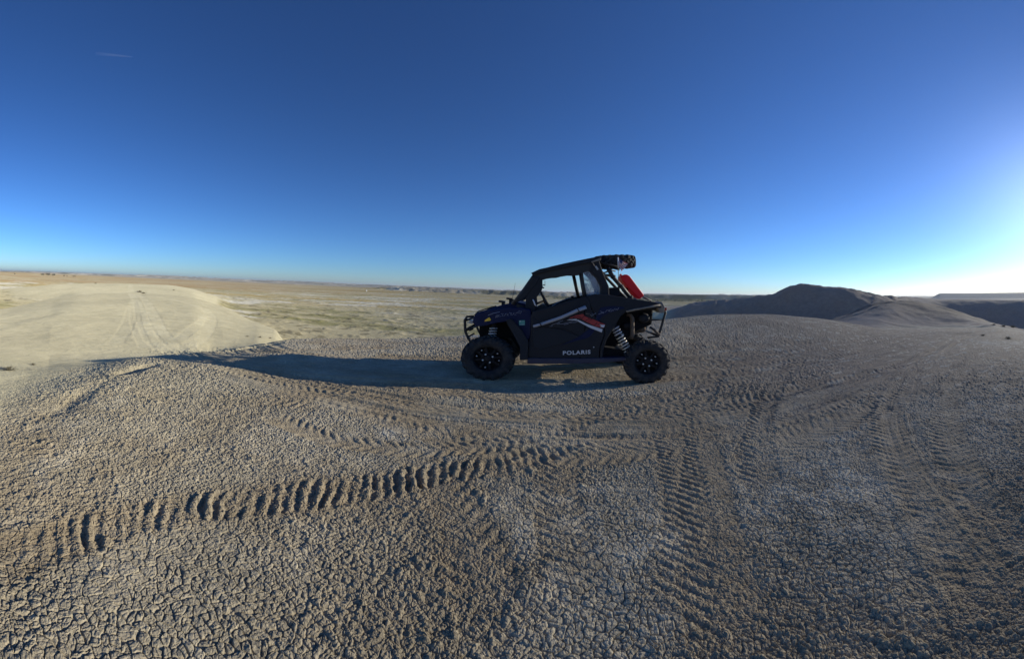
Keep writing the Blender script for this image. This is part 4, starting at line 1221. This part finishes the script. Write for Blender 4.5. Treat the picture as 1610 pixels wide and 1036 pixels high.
nu, nv = 26, 22
fv = []; fcol = []; ff = []
for i in range(nu):
    for j in range(nv):
        u_ = i / (nu - 1); v_ = j / (nv - 1)
        # hoist from row 404 to 411; the fly droops down to row 427
        hx, hz = 972.8, 404.5 + v_ * 8
        tx = 988 - v_ * 11; tz = 413.5 + v_ * 13.5
        px_ = hx + (tx - hx) * u_; py_ = hz + (tz - hz) * u_ + 2.0 * math.sin(math.pi * u_)
        yy = -.62 + .035 * math.sin(u_ * 9 + v_ * 4) * u_
        q = U(px_, py_, -.62)
        fv.append((q[0] - wx_, yy + .62, q[1] - wz_ + .05))
        if u_ < .42 and v_ < .55: c_ = (.035, .04, .12)
        else: c_ = (.45, .14, .15) if int(v_ * 9) % 2 == 0 else (.70, .64, .63)
        fcol.append((*c_, 1))
for i in range(nu - 1):
    for j in range(nv - 1):
        ff.append((i * nv + j, (i + 1) * nv + j, (i + 1) * nv + j + 1, i * nv + j + 1))
fb_ = MB(); fb_.add(fv, ff, True)
fo = fb_.build('flag_cloth', flag_material(), fl)
ca = fo.data.color_attributes.new('cloth', 'FLOAT_COLOR', 'POINT')
for i, c_ in enumerate(fcol): ca.data[i].color = c_

# ------------------------------------------------------------------ plants
M_WEED = dusty('dry_weed', (.14, .125, .075), .9, amount=.3, scale=30)
M_BUSH = dusty('bush_leaf', (.045, .055, .028), .9, dust=(.14, .13, .08), amount=.5, scale=3)


def weed_mesh(seed, n=70):
    rnd = random.Random(seed); b = MB()
    for k in range(n):
        a = rnd.uniform(0, 2 * math.pi); sp_ = rnd.uniform(.1, 1.0); h = rnd.uniform(.35, 1) * (1.1 - .5 * sp_)
        p0 = Vector((rnd.gauss(0, .12), rnd.gauss(0, .12), 0)); d = Vector((math.cos(a) * sp_, math.sin(a) * sp_, h))
        w = Vector((-math.sin(a), math.cos(a), 0)) * .025
        p1 = p0 + d * .55; p2 = p0 + d * .9 + Vector((0, 0, -.12 * sp_))
        b.add([p0 - w, p0 + w, p1 + w * .9, p1 - w * .9, p2], [(0, 1, 2, 3), (3, 2, 4)])
        for q in range(3):
            c = p1 + (p2 - p1) * rnd.random() + Vector((rnd.gauss(0, .07), rnd.gauss(0, .07), rnd.gauss(0, .05)))
            e = .05
            b.add([c + Vector((rnd.uniform(-e, e), rnd.uniform(-e, e), rnd.uniform(-e, e))) for _ in range(3)], [(0, 1, 2)])
    return b


def bush_mesh(seed, n=900):
    rnd = random.Random(seed); b = MB()
    lobes = [(Vector((rnd.uniform(-.45, .45), rnd.uniform(-.3, .3), rnd.uniform(.35, .62))), rnd.uniform(.28, .45)) for _ in range(6)]
    for k in range(n):
        c, r_ = lobes[rnd.randrange(len(lobes))]
        v = Vector((rnd.gauss(0, 1), rnd.gauss(0, 1), rnd.gauss(0, 1))).normalized() * r_ * rnd.uniform(.5, 1.05)
        v.z *= .8
        p = c + v
        if p.z < 0.02: p.z = rnd.uniform(.02, .1)
        e = .055
        b.add([p + Vector((rnd.uniform(-e, e), rnd.uniform(-e, e), rnd.uniform(-e, e))) for _ in range(3)], [(0, 1, 2)])
    return b


proto_w = [weed_mesh(s).build('dry_weed', M_WEED) for s in (1, 2, 3)]
weeds = [
    (14, 582, .34, 'low dark weed tuft on the pale slope at the far left edge of the picture'),
    (52, 574, .16, 'tiny weed tuft on the pale slope right of the larger left-edge tuft'),
    (220, 459.5, 1.3, 'dark weed clump beside the wheel tracks on the farther pale dune crest'),
    (226, 461.5, 1.0, 'smaller weed clump just right of the dark one by the dune tracks'),
    (273, 456.5, .7, 'small weed on the right slope of the farther dune'),
    (150, 446, .8, 'lone weed standing on the skyline of the farther dune'),
    (447, 527, .30, 'weed tuft at the foot of the nearer pale dune where the flat begins'),
    (459, 525.5, .28, 'weed tuft just beyond the foot of the nearer pale dune'),
    (409, 531, .22, 'weed tuft low on the right slope of the nearer pale dune'),
    (425, 532, .20, 'low weed between the dune foot and the buggy tracks'),
    (389, 530, .2, 'leftmost small weed low on the right slope of the nearer dune'),
    (1592, 515, .8, 'olive grass clump on the rim at the far right edge'),
    (1578, 513.5, .6, 'olive grass clump on the right rim beside the foot of the brown hill'),
    (1563, 511, .5, 'small grass clump on the rim at the foot of the brown hill'),
    (1545, 528, .35, 'dark weed beside the tyre tracks near the right rim'),
    (1585, 533, .45, 'wide dark weed patch right of the tyre tracks near the right edge'),
]
for i, (px, py, size, lab) in enumerate(weeds):
    p = ground_hit(px, py)
    if p is None: continue
    if i < 3: o = proto_w[i]
    else:
        o = proto_w[i % 3].copy(); COL.objects.link(o)
    o.location = (p[0], p[1], p[2] - .02 * size); size *= .62
    o.scale = (size, size, size * .62); o.rotation_euler = (0, 0, i * 1.7)
    tag(o, lab, 'weed', 'weeds and grass tufts on the dunes and rim')

proto_b = [bush_mesh(s).build('bush', M_BUSH) for s in (5, 6)]
bushes = [(67, 433.2, 4.4, 'leftmost round bush of the three close together on the brown plain'), (75.5, 433, 5.2, 'middle bush of the three close together on the brown plain'),
          (84, 433, 5.0, 'rightmost and roundest bush of the three close together on the brown plain'), (101, 434.2, 2.8, 'small round bush of the pair right of the three bushes'),
          (105.5, 434.4, 1.7, 'tiny bush right beside the small round one on the brown plain'), (115, 434.6, 2.2, 'low left bush of the last pair on the brown plain'), (118, 434.6, 2.4, 'low right bush of the last pair on the brown plain'),
          (23, 429.5, 2.4, 'faint single bush near the skyline at the far left')]
for i, (px, py, size, lab) in enumerate(bushes):
    d = ray(px, py); q = 560 / math.hypot(d[0], d[1])
    x_, y_ = d[0] * q, d[1] * q
    if i < 2: o = proto_b[i]
    else:
        o = proto_b[i % 2].copy(); COL.objects.link(o)
    o.location = (x_, y_, ground_z(x_, y_) - .1); o.scale = (size * 1.1, size, size * .95); o.rotation_euler = (0, 0, i * .9)
    tag(o, lab, 'bush', 'bushes on the brown plain at the left')

# far band of scrub and trees under the mesas behind the buggy
sb = MB(); rnd = random.Random(44)
for k in range(420):
    px = rnd.choice([rnd.uniform(1000, 1185), rnd.uniform(860, 1000)]); rr_ = rnd.uniform(300, 440)
    u = (px - CX) / FH
    x_, y_ = rr_ * math.sin(u), rr_ * math.cos(u); z_ = ground_z(x_, y_)
    w_ = rnd.uniform(3, 8); h_ = rnd.uniform(.8, 2.0)
    for q in range(30):
        c = Vector((x_ + rnd.gauss(0, w_ * .4), y_ + rnd.gauss(0, w_ * .4), z_ + abs(rnd.gauss(0, .5)) * h_))
        e = .6
        sb.add([c + Vector((rnd.uniform(-e, e), rnd.uniform(-e, e), rnd.uniform(-e * .6, e * .6))) for _ in range(3)], [(0, 1, 2)])
o = sb.build('scrub', dusty('scrub_leaf', (.07, .09, .05), .9, dust=(.12, .13, .08), amount=.5, scale=.05))
tag(o, 'low green scrub along the far side of the flat', 'scrub', kind='stuff')

# white marker on the plain
d = ray(576.4, 456.5); q = 330 / math.hypot(d[0], d[1]); x_, y_ = d[0] * q, d[1] * q
mk = MB(); mk.tube([(0, 0, -.2), (0, 0, 1.25)], .42, 12, r2=.34); mk.tube([(0, 0, 1.25), (0, 0, 1.42)], .38, 12, r2=.1)
o = mk.build('marker_post', principled('white_paint', (.8, .8, .76), .6), None, loc=(x_, y_, ground_z(x_, y_)))
tag(o, 'tiny white post standing alone on the far flat plain', 'marker post')

# aircraft trail
cs = MB()
pa = at_range(208, 89.5, 9000); pb = at_range(150, 84.5, 9000)
pa = Vector(pa); pb = Vector(pb)
cs.tube([pa + (pb - pa) * (k / 12) for k in range(13)], 14, 8, r2=46)
mt = bpy.data.materials.new('ice_cloud'); mt.use_nodes = True
t = mt.node_tree; t.nodes.remove(t.nodes['Principled BSDF'])
pv = t.nodes.new('ShaderNodeVolumePrincipled'); pv.inputs['Density'].default_value = .0012; pv.inputs['Color'].default_value = (1, 1, 1, 1)
tc = t.nodes.new('ShaderNodeTexCoord'); sxn = t.nodes.new('ShaderNodeSeparateXYZ'); t.links.new(tc.outputs['Generated'], sxn.inputs[0])
mrn = t.nodes.new('ShaderNodeMapRange'); mrn.inputs['To Min'].default_value = .0; mrn.inputs['To Max'].default_value = .0022
t.links.new(sxn.outputs['X'], mrn.inputs['Value']); t.links.new(mrn.outputs[0], pv.inputs['Density'])
t.links.new(pv.outputs[0], t.nodes['Material Output'].inputs['Volume'])
o = cs.build('contrail', mt)
tag(o, 'short thin white aircraft trail high in the blue sky at upper left', 'contrail')

# ------------------------------------------------------------------ air
hz = MB().box((0, 0, -10), (29000, 29000, 110))
hm_ = bpy.data.materials.new('thin_haze'); hm_.use_nodes = True
t = hm_.node_tree; t.nodes.remove(t.nodes['Principled BSDF'])
pv = t.nodes.new('ShaderNodeVolumePrincipled')
pv.inputs['Density'].default_value = .00016
pv.inputs['Color'].default_value = (.86, .92, 1, 1)
pv.inputs['Anisotropy'].default_value = .35
t.links.new(pv.outputs[0], t.nodes['Material Output'].inputs['Volume'])
tag(hz.build('haze', hm_), kind='stuff')
